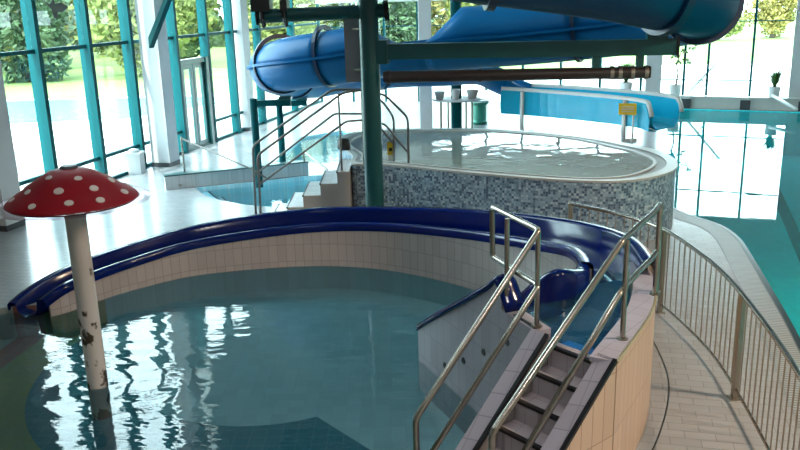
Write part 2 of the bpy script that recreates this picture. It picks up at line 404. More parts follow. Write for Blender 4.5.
def basin(name, hole, zb, mat, zt=0.0):
    bm = NB(); flat(bm, [hole], zb); strip_wall(bm, hole + [hole[0]], zb, zt)
    return build(name, bm, mat, kind='structure')
basin('paddling_pool_basin', kid_hole, -0.42, M['kid_floor'])
basin('swimming_pool_basin', big_hole, -1.35, M['big_floor'])
basin('soaking_pool_basin', small_hole, -0.55, M['small_floor'])
basin('side_pool_basin', back_hole, -0.6, M['small_floor'])
def sheet(name, loops, z, mat, label, cat):
    bm = NB(); flat(bm, loops, z); return build(name, bm, mat, keep=True, label=label, cat=cat, kind='stuff')
sheet('paddling_pool_water', [kid_hole], -0.08, M['water_kid'], 'rippling shallow water of the round paddling pool under the red toadstool', 'water')
sheet('swimming_pool_water', [big_hole], -0.03, M['water_big'], 'turquoise water of the large swimming pool on the right', 'water')
sheet('soaking_pool_water', [small_hole], -0.10, M['water_small'], 'light blue water in the small stepped pool left of the whirlpool stairs', 'water')
sheet('side_pool_water', [back_hole], -0.06, M['water_small'], 'light blue water of the pool far behind the low white wall', 'water')

bm = NB(); prism(bm, [A_, F_, E_, D_, C_, B_], 11.0, 11.2); build('ceiling', bm, M['ceil'], kind='structure')
bm = NB(); obox(bm, F_, E_, 0.2, -0.2, 11.0, -0.1); build('wall_right', bm, M['wall'], kind='structure')
bm = NB(); obox(bm, A_, F_, 0.2, -0.2, 11.0, -0.1); build('wall_near', bm, M['wall'], kind='structure')
bm = NB()
for p, q in ((B_, C_), (C_, D_), (D_, E_)): obox(bm, p, q, 0.2, 3.55, 11.0)
build('wall_back', bm, M['wall'], kind='structure')

# glazed left wall: one bay after the other
WN = [0]
def bay(y0, y1, base=0.0, top=10.9):
    WN[0] += 1
    p0, p1 = (XW(y0), y0), (XW(y1), y1)
    bm = NB(); obox(bm, p0, p1, 0.012, base, top); w = build('window_%d' % WN[0], bm, M['glass'], kind='structure')
    bm = NB(); d = Vector((p1[0] - p0[0], p1[1] - p0[1])).normalized()
    obox(bm, p0, (p0[0] + d.x * 0.11, p0[1] + d.y * 0.11), 0.24, 0.0, top + 0.08); build('mullion', bm, M['teal'], w)
    for z in (0.55, 2.86, 5.4, 8.0):
        if z < base or z > top: continue
        bm = NB(); obox(bm, (p0[0] + d.x * .112, p0[1] + d.y * .112), p1, 0.09, z - 0.035, z + 0.035); build('transom', bm, M['teal'], w)
    if base == 0:
        bm = NB(); obox(bm, (p0[0] + d.x * .112, p0[1] + d.y * .112), p1, 0.10, 0.0, 0.07); build('bottom_rail', bm, M['teal'], w)
    return w
bm = NB(); obox(bm, A_, (XW(13.98), 13.98), 0.2, 0.0, 11.0); build('wall_left', bm, M['wall'], kind='structure')
ys = [13.98, 15.5, 17.05, 18.55, 20.5, 22.1, 23.6, 25.45, 28.2, 30.8]
for y0, y1 in zip(ys, ys[1:]):
    bay(y0, y1, 2.36 if y0 == 20.5 else 0.0, 10.9 if y1 < 21 else 5.4)
bm = NB(); obox(bm, (XW(20.5), 20.5), B_, 0.2, 5.5, 11.0); build('wall_left_upper', bm, M['wall'], kind='structure')
# double door in the left glazing
p = lambda t: (XW(20.62 + t * 1.46), 20.62 + t * 1.46)
bm = NB(); obox(bm, p(0), p(0.10), 0.16, 0.0, 2.3); obox(bm, p(0.90), p(1.0), 0.22, 0.0, 2.3); obox(bm, p(0.10), p(0.90), 0.16, 2.18, 2.3); obox(bm, p(0.10), p(0.90), 0.14, 0.0, 0.028)
door = build('door_1', bm, M['teal_dark'], kind='structure')
for a, b in ((0.11, 0.49), (0.51, 0.89)):
    bm = NB(); obox(bm, p(a), p(a + 0.07), 0.06, 0.03, 2.17); obox(bm, p(b - 0.07), p(b), 0.06, 0.03, 2.17); obox(bm, p(a + .07), p(b - .07), 0.06, 0.03, 0.16); obox(bm, p(a + .07), p(b - .07), 0.06, 2.05, 2.17)
    build('door_leaf', bm, M['teal_dark'], door)
    bm = NB(); obox(bm, p(a + 0.07), p(b - 0.07), 0.01, 0.16, 2.05); build('door_pane', bm, M['glass'], door)
bm = NB(); q = p(0.46); tube(bm, [(q[0] + 0.06, q[1], 0.95), (q[0] + 0.10, q[1], 0.95), (q[0] + 0.10, q[1], 1.35), (q[0] + 0.06, q[1], 1.35)], 0.014); build('door_handle', bm, M['steel'], door)

# back glazing
def back_bay(p0, p1, zb, z_rails, first=True):
    WN[0] += 1
    bm = NB(); obox(bm, p0, p1, 0.012, zb, 3.55); w = build('window_%d' % WN[0], bm, M['glass'], kind='structure')
    d = Vector((p1[0] - p0[0], p1[1] - p0[1])).normalized()
    bm = NB(); obox(bm, p0, (p0[0] + d.x * 0.07, p0[1] + d.y * 0.07), 0.12, zb, 3.55); build('mullion', bm, M['teal'], w)
    for z in z_rails:
        bm = NB(); obox(bm, (p0[0] + d.x * .072, p0[1] + d.y * .072), p1, 0.05, z - 0.015, z + 0.015); build('transom', bm, M['teal'], w)
def seg(p, q, n): return [(p[0] + (q[0] - p[0]) * i / n, p[1] + (q[1] - p[1]) * i / n) for i in range(n + 1)]
for a, b in zip(seg(B_, C_, 5), seg(B_, C_, 5)[1:]): back_bay(a, b, 0.0, (0.9, 2.7))
for a, b in zip(seg(C_, D_, 5), seg(C_, D_, 5)[1:]): back_bay(a, b, 0.39, (0.87, 2.7))
rp = [D_, (9.95, 26.5), (11.12, 25.96), (12.15, 25.49)]
for a, b in zip(rp, rp[1:]): back_bay(a, b, 0.39, (0.87, 2.7))
bm = NB(); obox(bm, (12.16, 25.47), E_, 0.25, 0.0, 3.55); build('wall_corner', bm, M['concrete'], kind='structure')
# low sill bench under the back glazing
bm = NB(); obox(bm, (6.4, 27.72), (15.2, 23.66), 0.36, 0.30, 0.39, 0.19); obox(bm, (6.4, 27.72), (15.2, 23.66), 0.30, 0.0, 0.30, 0.22)
sill = build('sill_bench', bm, M['rim'], kind='structure')
for (x, y) in ((7.4, 27.26), (9.17, 26.44), (10.78, 25.70), (12.28, 25.01), (13.9, 24.26)):
    bm = NB(); obox(bm, (x, y), (x + 0.27, y - 0.125), 0.06, 0.001, 0.30, 0.03); build('bench_pier', bm, M['skirt'], sill)

# concrete columns along the left glazing
for k, (cx, cy) in enumerate(((-6.80, 13.62), (-5.46, 18.98), (-4.52, 24.30), (8.42, 27.05))):
    bm = NB(); r = 0.23 if k < 3 else 0.24; a = 0.25; 
    poly = [(cx + r * (sx * math.cos(a) + sy * math.sin(a)), cy + r * (-sx * math.sin(a) + sy * math.cos(a))) for sx, sy in ((-1, -1), (1, -1), (1, 1), (-1, 1))]
    z0 = 0.39 if k == 3 else 0.0; z1 = 3.55 if k == 3 else 11.0
    prism(bm, poly, z0 + 0.1, z1); col = build('column_%d' % (k + 1), bm, M['concrete'], kind='structure')
    bm = NB(); prism(bm, [(cx + (x - cx) * 1.03, cy + (y - cy) * 1.03) for x, y in poly], z0, z0 + 0.1); build('skirting', bm, M['skirt'], col)
bm = NB(); box(bm, 0.64, 0.98, 22.6, 22.94, 0, 11.0); build('column_5', bm, M['concrete'], kind='structure')

# ------------------------------------------------------------------ outdoors
gl, gb = -0.12, 120
bm = NB(); flat(bm, [[(XW(-30), -30), (XW(-5), -5), B_, C_, D_, E_, (60, 3.4), (60, 44), (-46, 44), (-46, -30)]], gl); build('outdoor_paving', bm, M['paving'], kind='structure')
bm = NB(); flat(bm, [[(-150, 36), (-6.2, 36), (-6.2, 44), (60, 44), (150, 60), (150, 150), (-150, 150)]], gl + 0.03); build('lawn', bm, M['grass'], label='pale sunlit lawn beyond the outdoor pool', cat='grass', kind='stuff')
bm = NB(); flat(bm, [[(-46, 22.6), (-9.4, 28.6), (-6.0, 33.8), (-9, 35), (-46, 35)]], gl + 0.02); build('outdoor_pool_water', bm, M['outpool'], label='turquoise outdoor pool water beyond the left glazing', cat='water', kind='stuff')

def crown_mesh(name, mat, rx, rz, n, leaf, seed):
    rnd = random.Random(seed); bm = NB()
    clumps = []
    for _ in range(26):
        while True:
            c = Vector((rnd.uniform(-1, 1), rnd.uniform(-1, 1), rnd.uniform(-1, 1)))
            if c.length < 1: break
        clumps.append((Vector((c.x * rx * 0.75, c.y * rx * 0.75, c.z * rz * 0.8)), rnd.uniform(0.25, 0.5) * rx))
    for i in range(n):
        c, r = clumps[i % len(clumps)]
        d = Vector((rnd.gauss(0, 1), rnd.gauss(0, 1), rnd.gauss(0, 1))).normalized() * r * rnd.uniform(0.6, 1.0)
        pos = c + d; u = Vector((rnd.gauss(0, 1), rnd.gauss(0, 1), rnd.gauss(0, 1))).normalized(); v = u.orthogonal().normalized(); s = leaf * rnd.uniform(0.6, 1.3)
        bm.faces.new([bm.verts.new(pos + u * s), bm.verts.new(pos + v * s * 0.5), bm.verts.new(pos - u * s), bm.verts.new(pos - v * s * 0.5)])
    me = bpy.data.meshes.new(name); bm.to_mesh(me); bm.free(); me.materials.append(mat); return me
crowns = [crown_mesh('crown_yellow', M['leafA'], 3.6, 3.6, 5000, 0.22, 1), crown_mesh('crown_dark', M['leafB'], 3.2, 4.2, 5000, 0.21, 2), crown_mesh('crown_gold', M['leafC'], 3.3, 3.3, 4600, 0.21, 3)]
bm = NB(); tube(bm, [(0, 0, 0), (0.1, 0, 1.6), (0, 0.1, 3.4), (0.1, 0, 5.0)], [0.30, 0.22, 0.18, 0.08], 8); trunk_me = bpy.data.meshes.new('trunk'); bm.to_mesh(trunk_me); bm.free(); trunk_me.materials.append(M['bark'])
TL = {0: 'yellow green leafy tree at the far side of the sunny lawn', 1: 'dark green dense tree at the far side of the lawn', 2: 'golden leaved tree among the greens beyond the lawn'}
def tree(x, y, kind, s=1.0, zc=None, label=None, right=False):
    t = thing('tree', (x, y, gl), label or TL[kind], 'tree', ('yellow green trees', 'dark green trees', 'golden trees')[kind] + (' behind the right glazing' if right else ' beyond the lawn'))
    a = bpy.data.objects.new('trunk', trunk_me); C.objects.link(a); a.parent = t; a.scale = (s, s, s)
    b = bpy.data.objects.new('crown', crowns[kind]); C.objects.link(b); b.parent = t; b.location = (0, 0, (zc or 3.5) * s); b.scale = (s, s, s); b.rotation_euler.z = random.uniform(0, 6)
for (x, y, k, s) in ((-26.5, 44, 0, 1.1), (-19.6, 44.5, 1, 1.0), (-13.2, 46, 0, 1.0), (-5.9, 46.5, 0, 0.9), (-0.2, 49.5, 1, 0.9), (5.6, 51, 0, 0.9), (-24, 53, 2, 1.3), (-15, 55, 1, 1.3), (-6, 57, 0, 1.3), (-34, 52, 1, 1.4), (-33, 66, 0, 1.7), (-21.5, 66, 0, 1.7), (-10, 68, 2, 1.6), (1, 66, 2, 1.5), (9.6, 55, 2, 0.9)):
    tree(x, y, k, s)
rnd = random.Random(8); bm = NB()
for i in range(16000):
    x = rnd.uniform(-62, 12); base = 4.2 + 1.4 * math.sin(x * 0.5) + 0.8 * math.sin(x * 1.7)
    pos = Vector((x, 78 + rnd.uniform(-1.6, 1.6) + 0.5 * math.sin(x), gl + 0.1 + rnd.random() ** 0.8 * base)); u = Vector((rnd.gauss(0, 1), rnd.gauss(0, 1), rnd.gauss(0, 1))).normalized(); v = u.orthogonal().normalized(); q = rnd.uniform(.25, .5)
    bm.faces.new([bm.verts.new(pos + u * q), bm.verts.new(pos + v * q * .6), bm.verts.new(pos - u * q), bm.verts.new(pos - v * q * .6)])
build('hedge', bm, M['leafB'], label='long dark hedge closing off the lawn behind the trees', cat='hedge')
RL = {0: 'yellow green tree far behind the right back windows', 2: 'golden tree far behind the right back windows', 1: 'dark tree far behind the right back windows'}
for (x, y, k, s) in ((25, 66, 0, 0.7), (30.2, 67, 2, 0.7), (35.4, 68, 0, 0.7), (40.6, 68, 0, 0.7), (19.8, 68, 0, 0.7)):
    tree(x, y, k, s, 3.6, RL[k], True)

# ------------------------------------------------------------------ paddling pool walls and the toddler slide
INNER = [(-4.42, 9.50, 0.14), (-4.23, 9.64, 0.26), (-4.05, 9.90, 0.30), (-3.60, 10.46, 0.34), (-2.82, 11.02, 0.42), (-1.43, 11.28, 0.52), (-0.28, 11.05, 0.58), (0.84, 10.22, 0.68), (1.46, 9.25, 0.83), (1.72, 8.45, 1.0), (1.78, 7.98, 1.08), (1.73, 7.42, 1.14)]
OUTER = [(-4.93, 9.66, 0.06), (-4.80, 9.90, 0.16), (-4.52, 10.30, 0.27), (-4.02, 10.74, 0.38), (-2.95, 11.48, 0.52), (-1.45, 11.86, 0.62), (-0.12, 11.62, 0.68), (1.08, 10.92, 0.78), (1.90, 10.00, 0.90), (2.28, 9.00, 1.05), (2.40, 8.05, 1.18), (2.32, 7.15, 1.22)]
NI = 10
ip_, op_ = cr(INNER, NI), cr(OUTER, NI)
ns = len(ip_)
bm = NB(); rows = []
for i in range(ns):
    a, b = Vector(ip_[i]), Vector(op_[i]); t = i / (ns - 1)
    ax = (Vector((b.x, b.y, 0)) - Vector((a.x, a.y, 0))); w = ax.length; ax.normalize()
    dep = min(0.42, max(0.10, min(a.z, b.z) + 0.10)); lip = 0.05; row = []
    # from the skirt under the inner lip over the lip, through the trough and over the outer lip
    row += [a + ax * -0.02 - V(0, 0, 0.10), a + ax * -0.03 - V(0, 0, 0.02), a + ax * 0.0 + V(0, 0, 0.015), a + ax * (lip + 0.02) + V(0, 0, 0.012), a + ax * (lip + 0.055) - V(0, 0, 0.02)]
    zb = min(a.z, b.z) - dep
    for k in range(1, 10):
        th = PI * k / 10; f = lip + 0.055 + (w - 2 * lip - 0.11) * (0.5 - 0.5 * math.cos(th))
        zt = a.z + (b.z - a.z) * (0.5 - 0.5 * math.cos(th)) - 0.02
        row.append(Vector((a.x, a.y, 0)) + ax * f + V(0, 0, zt - (zt - zb) * math.sin(th) ** 0.75))
    row += [b - ax * (lip + 0.055) - V(0, 0, 0.02), b - ax * (lip + 0.02) + V(0, 0, 0.012), b + V(0, 0, 0.015), b + ax * 0.03 - V(0, 0, 0.02), b + ax * 0.02 - V(0, 0, 0.10)]
    rows.append(row)
skin(bm, rows)
slide = thing('toddler_slide', (-1.4, 11.5, 0), 'long dark blue open slide curving along the paddling pool wall', 'slide')
build('slide_trough', bm, M['blue'], slide, smooth=True)
# rounded blue end block of the inner lip, by the start basin
inner_path = [(q[0] - 0.01, q[1] - 0.01) for q in ip_[4:]]
inner_top = [q[2] - 0.06 for q in ip_[4:]]
bm = NB(); strip_wall(bm, inner_path, -0.085, inner_top, 0.10); build('pool_wall_inner', bm, M['wall_tile'], kind='structure')
bm = NB(); strip_wall(bm, [(q[0], q[1]) for q in inner_path], -0.42, -0.0851, 0.10); build('pool_wall_foot', bm, M['kid_floor'], kind='structure')
o_idx = list(range(8, ns - 4))
bm = NB(); strip_wall(bm, [(op_[i][0], op_[i][1]) for i in o_idx], 0.0, [op_[i][2] - 0.07 for i in o_idx], 0.09)
build('pool_wall_outer', bm, M['outer_tile'], kind='structure')

# ------------------------------------------------------------------ start platform, stair and side walls
d2 = Vector((-0.77, -0.64)); u2 = Vector((0.64, -0.77))       # down the stair / across it to the right
R0 = Vector((1.41, 5.46)); L0 = R0 - u2 * 0.46
ST_H, ST_T = 0.163, 0.187
stair = thing('slide_stairs', (1.2, 5.4, 0), 'steep tiled steps with black nosings climbing to the blue slide start', 'stairs')
for k in range(7):
    zt = 1.01 - ST_H * k
    if zt < 0.05: break
    a, b = L0 + d2 * (ST_T * (k - 1)), R0 + d2 * (ST_T * (k - 1)); e = d2 * ST_T
    if k == 0: a, b = L0 - d2 * 0.10, R0 - d2 * 0.10; e = d2 * 0.10
    bm = NB(); prism(bm, [a, b, b + e, a + e], 0.0 if k else 0.6, zt - 0.001)
    s_ = build('step', bm, M['step_tile'], stair)
    bm = NB(); nz_ = d2 * 0.035; prism(bm, [a + e - nz_, b + e - nz_, b + e + d2 * 0.004, a + e + d2 * 0.004], zt - 0.02, zt + 0.003); build('nosing', bm, M['nosing'], s_)
def sloped_wall(P0, s0, s1, width, side, ztop, zbot_fn, name, mat, parent):
    """parapet beside the stair, its top following the pitch; P0 = inner face at s = 0"""
    bm = NB(); o_ = u2 * (width * side); A, B = P0 + d2 * s0, P0 + d2 * s1
    pol = [A, B, B + o_, A + o_] if side > 0 else [A + o_, B + o_, B, A]
    za, zb = ztop(s0), ztop(s1); zs = [za, zb, zb, za]
    prism(bm, pol, zbot_fn, zs); return build(name, bm, mat, parent)
slope = ST_H / ST_T
topR = lambda s: max(0.04, 1.10 - slope * max(0.0, s) )
topL = lambda s: max(0.04, 1.10 - slope * max(0.0, s) )
sl = 1.20
# right parapet: cream wall with lilac coping, black and brass edging
for (P0, side, nm) in ((R0, 1, 'right'), (L0, -1, 'left')):
    top = topR if side > 0 else topL
    pp = [0.0, sl]
    wall = sloped_wall(P0 + u2 * side * 0.004, 0.0, sl, 0.155, side, lambda s: top(s) - 0.03, 0.0 if side > 0 else -0.42, 'side_wall', M['outer_tile'] if side > 0 else M['wall_tile'], stair)
    o_ = u2 * side
    if side > 0:
        fa, fb = P0 + u2 * 0.1625, P0 + u2 * 0.1625 + d2 * sl
        bm = NB(); rows = [[(q.x, q.y, 0.0), (q.x, q.y, top(k_ * sl / 8) - 0.032)] for k_, q in [(k_, fa.lerp(fb, k_ / 8)) for k_ in range(9)]]
        skin(bm, rows, uv=lambda i, j: (i * sl / 8, rows[i][j][2])); build('tile_facing', bm, M['outer_tile'], stair)
    bm = NB()
    A, B = P0 + d2 * 0.0, P0 + d2 * sl; w_ = 0.13 if side > 0 else 0.135
    off = 0.0 if side > 0 else 0.035
    q0, q1, q2, q3 = A + o_ * off, B + o_ * off, B + o_ * (off + w_), A + o_ * (off + w_)
    za, zb = top(0), top(sl); prism(bm, [q0, q1, q2, q3], [za - 0.03, zb - 0.03, zb - 0.03, za - 0.03], [za, zb, zb, za]); build('coping', bm, M['coping'], stair)
    bm = NB(); e0 = (w_ if side > 0 else 0.0); e1 = e0 + 0.035
    prism(bm, [A + o_ * e0, B + o_ * e0, B + o_ * e1, A + o_ * e1], [za - 0.03, zb - 0.03, zb - 0.03, za - 0.03], [za + 0.002, zb + 0.002, zb + 0.002, za + 0.002]); build('edge_strip', bm, M['nosing'], stair)

# curved platform wall on the right
plat_out = cr([R0 + u2 * 0.165, (1.68, 5.62), (1.88, 5.96), (2.06, 6.30), (2.21, 6.68), (2.33, 7.10), (2.40, 7.55)], 5)
plat_out = [tuple(Vector(q)[:2]) for q in plat_out]
plat_in = offset(plat_out, 0.20)
bm = NB(); strip_wall(bm, plat_out, 0.0, 1.05, 0.19); pw = build('platform_wall', bm, M['outer_tile'], kind='structure')
bm = NB(); rows = [[(a[0], a[1], 1.05), (a[0], a[1], 1.085), (b[0], b[1], 1.085), (b[0], b[1], 1.05)] for a, b in zip(offset(plat_out, 0.012), plat_in)]
vs = skin(bm, rows, True); bm.faces.new(vs[0]); bm.faces.new(vs[-1][::-1]); build('platform_coping', bm, M['coping'], pw)
bm = NB(); tube(bm, [(q[0], q[1], 1.08) for q in plat_out], 0.013, 6); build('edge_trim', bm, M['gold_trim'], pw)
# basin the slides start from
pit = [tuple(L0 - d2 * 0.104), tuple(R0 - d2 * 0.104)] + plat_in[8:] + [(2.12, 7.62), (1.72, 7.45), (1.40, 6.88), (0.86, 6.62), (1.10, 6.06)]
bm = NB(); prism(bm, pit, 0.0, 0.88); build('start_basin', bm, tiles('blue_basin_tiles', (0.02, 0.17, 0.40), (0.02, 0.10, 0.25), 0.15, 0.15, 0.006, 0.3, 'Object'), kind='structure')
sheet('start_basin_water', [pit], 0.97, water('basin_water', (0.55, 0.80, 0.85), 0.10, 4, 0.05, haze=0.12, hazecol=(0.08, 0.25, 0.30)), 'shallow water in the start basin at the stair top', 'water')

lg = [L0 - d2 * 0.106, R0 - d2 * 0.106, R0 - d2 * 0.25, L0 - d2 * 0.25]
bm = NB(); prism(bm, lg[::-1], 0.88, 0.978); build('basin_ledge', bm, paint('bright_blue_tile', (0.01, 0.17, 0.52), 0.3), kind='structure')

# splash wall with jets
jd = Vector((0.397, -0.918)); jn = Vector((0.918, 0.397)); J0 = Vector((0.16, 7.97))
def jp(s, off=0.0): q = J0 + jd * s + jn * off; return (q.x, q.y)
prof = [(0.0, 0.31), (1.60, 1.29), (1.66, 1.28), (1.70, 1.08), (2.20, 1.07)]
bm = NB(); lay = bm.loops.layers.uv.verify()
fr_, bk_ = [], []
pts = [(0.0, -0.42)] + prof + [(2.20, -0.42)]
fv = [bm.verts.new((*jp(s), z)) for s, z in pts]; bv = [bm.verts.new((*jp(s, 0.15), z)) for s, z in pts]
for tri in tessellate_polygon([[Vector((s, z, 0)) for s, z in pts]]):
    for vv, rev in ((fv, False), (bv, True)):
        f = bm.faces.new([vv[i] for i in (tri if not rev else tri[::-1])])
        for lp in f.loops:
            i = vv.index(lp.vert); lp[lay].uv = pts[i]
for i in range(len(pts)):
    j = (i + 1) % len(pts); f = bm.faces.new((fv[i], fv[j], bv[j], bv[i]))
    for lp, (uu, w_) in zip(f.loops, ((0, pts[i][1]), (0, pts[j][1]), (0.15, pts[j][1]), (0.15, pts[i][1]))): lp[lay].uv = (uu, w_)
splash = build('splash_wall', bm, tiles('white_wall_tiles', (0.53, 0.49, 0.55), (0.40, 0.37, 0.42), 0.15, 0.30, 0.006, 0.2), kind=None, label='pale tiled wall with sloping blue top and four round jets in the paddling pool', cat='wall')
bm = NB()
cpth = cr([(-0.02, 0.29), (0.4, 0.56), (1.0, 0.925), (1.45, 1.205), (1.60, 1.31), (1.70, 1.22), (1.78, 1.12)], 5)
rows = []
for s, z in cpth:
    rows.append([Vector((*jp(s, off), z + dz)) for off, dz in ((-0.015, -0.04), (-0.025, 0.0), (0.0, 0.03), (0.075, 0.045), (0.15, 0.03), (0.175, 0.0), (0.165, -0.04))])
vs = skin(bm, rows, True); bm.faces.new(vs[0]); bm.faces.new(vs[-1][::-1]); build('coping', bm, M['blue'], splash, smooth=True)
for s, z in ((0.62, 0.12), (1.01, 0.33), (1.39, 0.57), (1.79, 0.82)):
    q = Vector((*jp(s), z)); nn = Vector((-jn.x, -jn.y, 0)); bm = NB()
    uu = Vector((jd.x, jd.y, 0)); vv = Vector((0, 0, 1)); 
    for r0, r1, dd in ((0.0, 0.02, 0.004), (0.02, 0.045, 0.014)):
        pass
    rings = []
    for r_, dd in ((0.034, -0.01), (0.034, 0.006), (0.022, 0.008), (0.018, 0.002), (0.0001, 0.002)):
        rings.append([bm.verts.new(q + nn * dd + (uu * math.cos(2 * PI * k / 14) + vv * math.sin(2 * PI * k / 14)) * r_) for k in range(14)])
    for a, b in zip(rings, rings[1:]):
        for k in range(14): bm.faces.new((a[k], a[(k + 1) % 14], b[(k + 1) % 14], b[k]))
    build('jet_nozzle', bm, M['black'], splash)
bm = NB(); prism(bm, [jp(1.84, 0.02), jp(2.16, 0.02), jp(2.16, 0.05), jp(1.84, 0.05)], 1.06, 1.082); build('edge_strip', bm, M['nosing'], splash)

# short wide slide beside the splash wall
short = thing('short_slide', (0.9, 7.2, 0), 'short wide blue slide dropping beside the pale jet wall', 'slide')
bm = NB(); rows = []
for s, z in cr([(-0.05, -0.16), (0.25, -0.02), (0.7, 0.36), (1.2, 0.74), (1.5, 0.91), (1.75, 0.94)], 5):
    row = [Vector((*jp(s, 0.155 + 0.45 * k / 8), z + 0.03 * ((k - 4) / 4) ** 4)) for k in range(9)]
    rows.append(row)
skin(bm, rows); build('slide_bed', bm, M['blue'], short, smooth=True)
hp = cr([(*jp(-0.1, 0.66), 0.20), (*jp(0.25, 0.66), 0.42), (*jp(0.9, 0.66), 0.82), (1.26, 7.08, 1.10), (1.36, 6.94, 1.22), (1.48, 6.98, 1.21), (1.60, 7.13, 1.16), (1.69, 7.28, 1.12), (1.735, 7.42, 1.12)], 5)
pl = [(q[0], q[1]) for q in hp]
secs = [(0.06, -9), (0.07, -0.05), (0.05, 0.0), (0.0, 0.02), (-0.05, 0.0), (-0.07, -0.05), (-0.06, -9)]
cols_ = [offset(pl, o) for o, _ in secs]
bm = NB(); rows = [[Vector((cols_[k][i][0], cols_[k][i][1], -0.35 if dz < -1 else hp[i][2] + dz)) for k, (o, dz) in enumerate(secs)] for i in range(len(hp))]
vs = skin(bm, rows); bm.faces.new(vs[0]); bm.faces.new(vs[-1][::-1]); build('side_kerb', bm, M['blue'], short, smooth=True)

# ------------------------------------------------------------------ steel handrails of the slide stair
def rail_parts(t, name, pts, r, rad=0.05, mat='steel'):
    bm = NB(); tube(bm, bend(pts, rad), r, 10); return build(name, bm, M[mat], t, smooth=True)
def post(t, x, y, z0, z1, r=0.021):
    bm = NB(); cyl(bm, (x, y), r, z0, z1, 12); p_ = build('post', bm, M['steel'], t, smooth=False)
    bm = NB(); cyl(bm, (x, y), r * 2.1, z0, z0 + 0.012, 16); build('base_flange', bm, M['steel_dark'], p_); return p_
dz = -slope
down = lambda P, t: (P[0] + d2.x * t, P[1] + d2.y * t, P[2] + dz * t)
hr = thing('handrail', (1.05, 6.0, 1.10), 'left steel handrail of the slide stairs, ending in an open square loop', 'handrail', 'handrails of the slide stairs')
Lp = (1.06, 6.0, 1.88)
lo = down(Lp, 1.28); Lend = (0.79, 6.76, 1.88)
rail_parts(hr, 'top_rail', [(lo[0], lo[1], 0.30), lo, Lp, Lend, (0.80, 6.80, 1.42), (1.07, 6.03, 1.42), down((1.07, 6.03, 1.42), 1.22)], 0.024, 0.04)
post(hr, 0.87, 6.40, 1.08, 1.87); post(hr, 1.06, 6.03, 1.08, 1.87)
hr2 = thing('handrail', (1.66, 5.70, 1.08), 'right steel handrail of the slide stairs, curving round the cream platform wall', 'handrail', 'handrails of the slide stairs')
Rp = (1.61, 5.68, 1.87); lo = (0.56, 4.75, 0.88)
arc = [tuple(q) for q in cr([(1.63, 5.72, 1.87), (1.87, 6.13, 1.87), (2.07, 6.45, 1.87), (2.21, 6.72, 1.87)], 4)]
rail_parts(hr2, 'top_rail', [(lo[0], lo[1], 0.05), lo, Rp] + arc, 0.024, 0.04)
arc2 = [(a, b, 1.47) for a, b, c in arc]
rail_parts(hr2, 'lower_rail', [down((1.61, 5.68, 1.47), 1.15), (1.61, 5.68, 1.47)] + arc2 + [(2.24, 6.80, 1.47)], 0.024, 0.04)
post(hr2, 1.66, 5.73, 1.08, 1.87); post(hr2, 2.19, 6.66, 1.08, 1.88); post(hr2, 2.22, 6.72, 1.08, 1.88)

# ------------------------------------------------------------------ baluster railing round the slide
rl = thing('deck_railing', (3.05, 6.9, 0), 'curved steel railing with many thin bars between slide wall and swimming pool', 'railing')
rpath = cr([(2.20, 10.30), (2.40, 10.05), (2.64, 9.75), (2.89, 9.30), (3.03, 8.85), (3.09, 8.09), (3.09, 7.5), (3.03, 6.86), (2.90, 5.95), (2.75, 5.15), (2.5, 4.2)], 12)
bm = NB(); tube(bm, [(q[0], q[1], 1.0) for q in rpath], 0.022, 10); build('top_rail', bm, M['steel'], rl, smooth=True)
bm = NB(); tube(bm, [(q[0], q[1], 0.10) for q in rpath], 0.014, 8); build('bottom_rail', bm, M['steel'], rl, smooth=True)
L_ = [0.0]
for a, b in zip(rpath, rpath[1:]): L_.append(L_[-1] + math.hypot(b[0] - a[0], b[1] - a[1]))
def at_len(s):
    for i in range(len(L_) - 1):
        if L_[i + 1] >= s:
            f = (s - L_[i]) / (L_[i + 1] - L_[i]); return (rpath[i][0] + (rpath[i + 1][0] - rpath[i][0]) * f, rpath[i][1] + (rpath[i + 1][1] - rpath[i][1]) * f)
    return rpath[-1][:2]
bm = NB(); cyl(bm, (0, 0), 0.007, 0.10, 0.99, 6); bal_me = bpy.data.meshes.new('baluster'); bm.to_mesh(bal_me); bm.free(); bal_me.materials.append(M['steel_dark'])
posts_s = [0.02]
def nearest_s(x, y): return min(L_, key=lambda s: (at_len(s)[0] - x) ** 2 + (at_len(s)[1] - y) ** 2)
posts_s += [nearest_s(3.00, 8.95), nearest_s(3.02, 6.78), nearest_s(2.62, 4.65)]
n_b = int(L_[-1] / 0.135)
n_b = min(n_b, 90)
for k in range(n_b):
    s = 0.06 + (L_[-1] - 0.1) * k / (n_b - 1)
    if min(abs(s - q) for q in posts_s) < 0.035: continue
    x, y = at_len(s); o = bpy.data.objects.new('baluster', bal_me); C.objects.link(o); o.parent = rl; o.location = (x - 3.05, y - 6.9, 0)
for s in posts_s:
    x, y = at_len(s); bm = NB(); box(bm, x - 0.022, x + 0.022, y - 0.03, y + 0.03, 0.0, 1.0); pp_ = build('post', bm, M['steel_dark'], rl)
    bm = NB(); box(bm, x - 0.05, x + 0.05, y - 0.05, y + 0.05, 0.0, 0.012); build('base_plate', bm, M['steel_dark'], pp_)

# curved drain line on the deck beside the cream wall
dp = cr([(2.70, 8.3), (2.64, 7.7), (2.55, 7.2), (2.38, 6.7), (2.1, 6.1), (1.75, 5.5)], 6); da, db = offset(dp, 0.006), offset(dp, -0.006)
bm = NB(); skin(bm, [[(a[0], a[1], 0.003), (b[0], b[1], 0.003)] for a, b in zip(da, db)]); build('floor_drain', bm, M['nosing'], kind='structure')

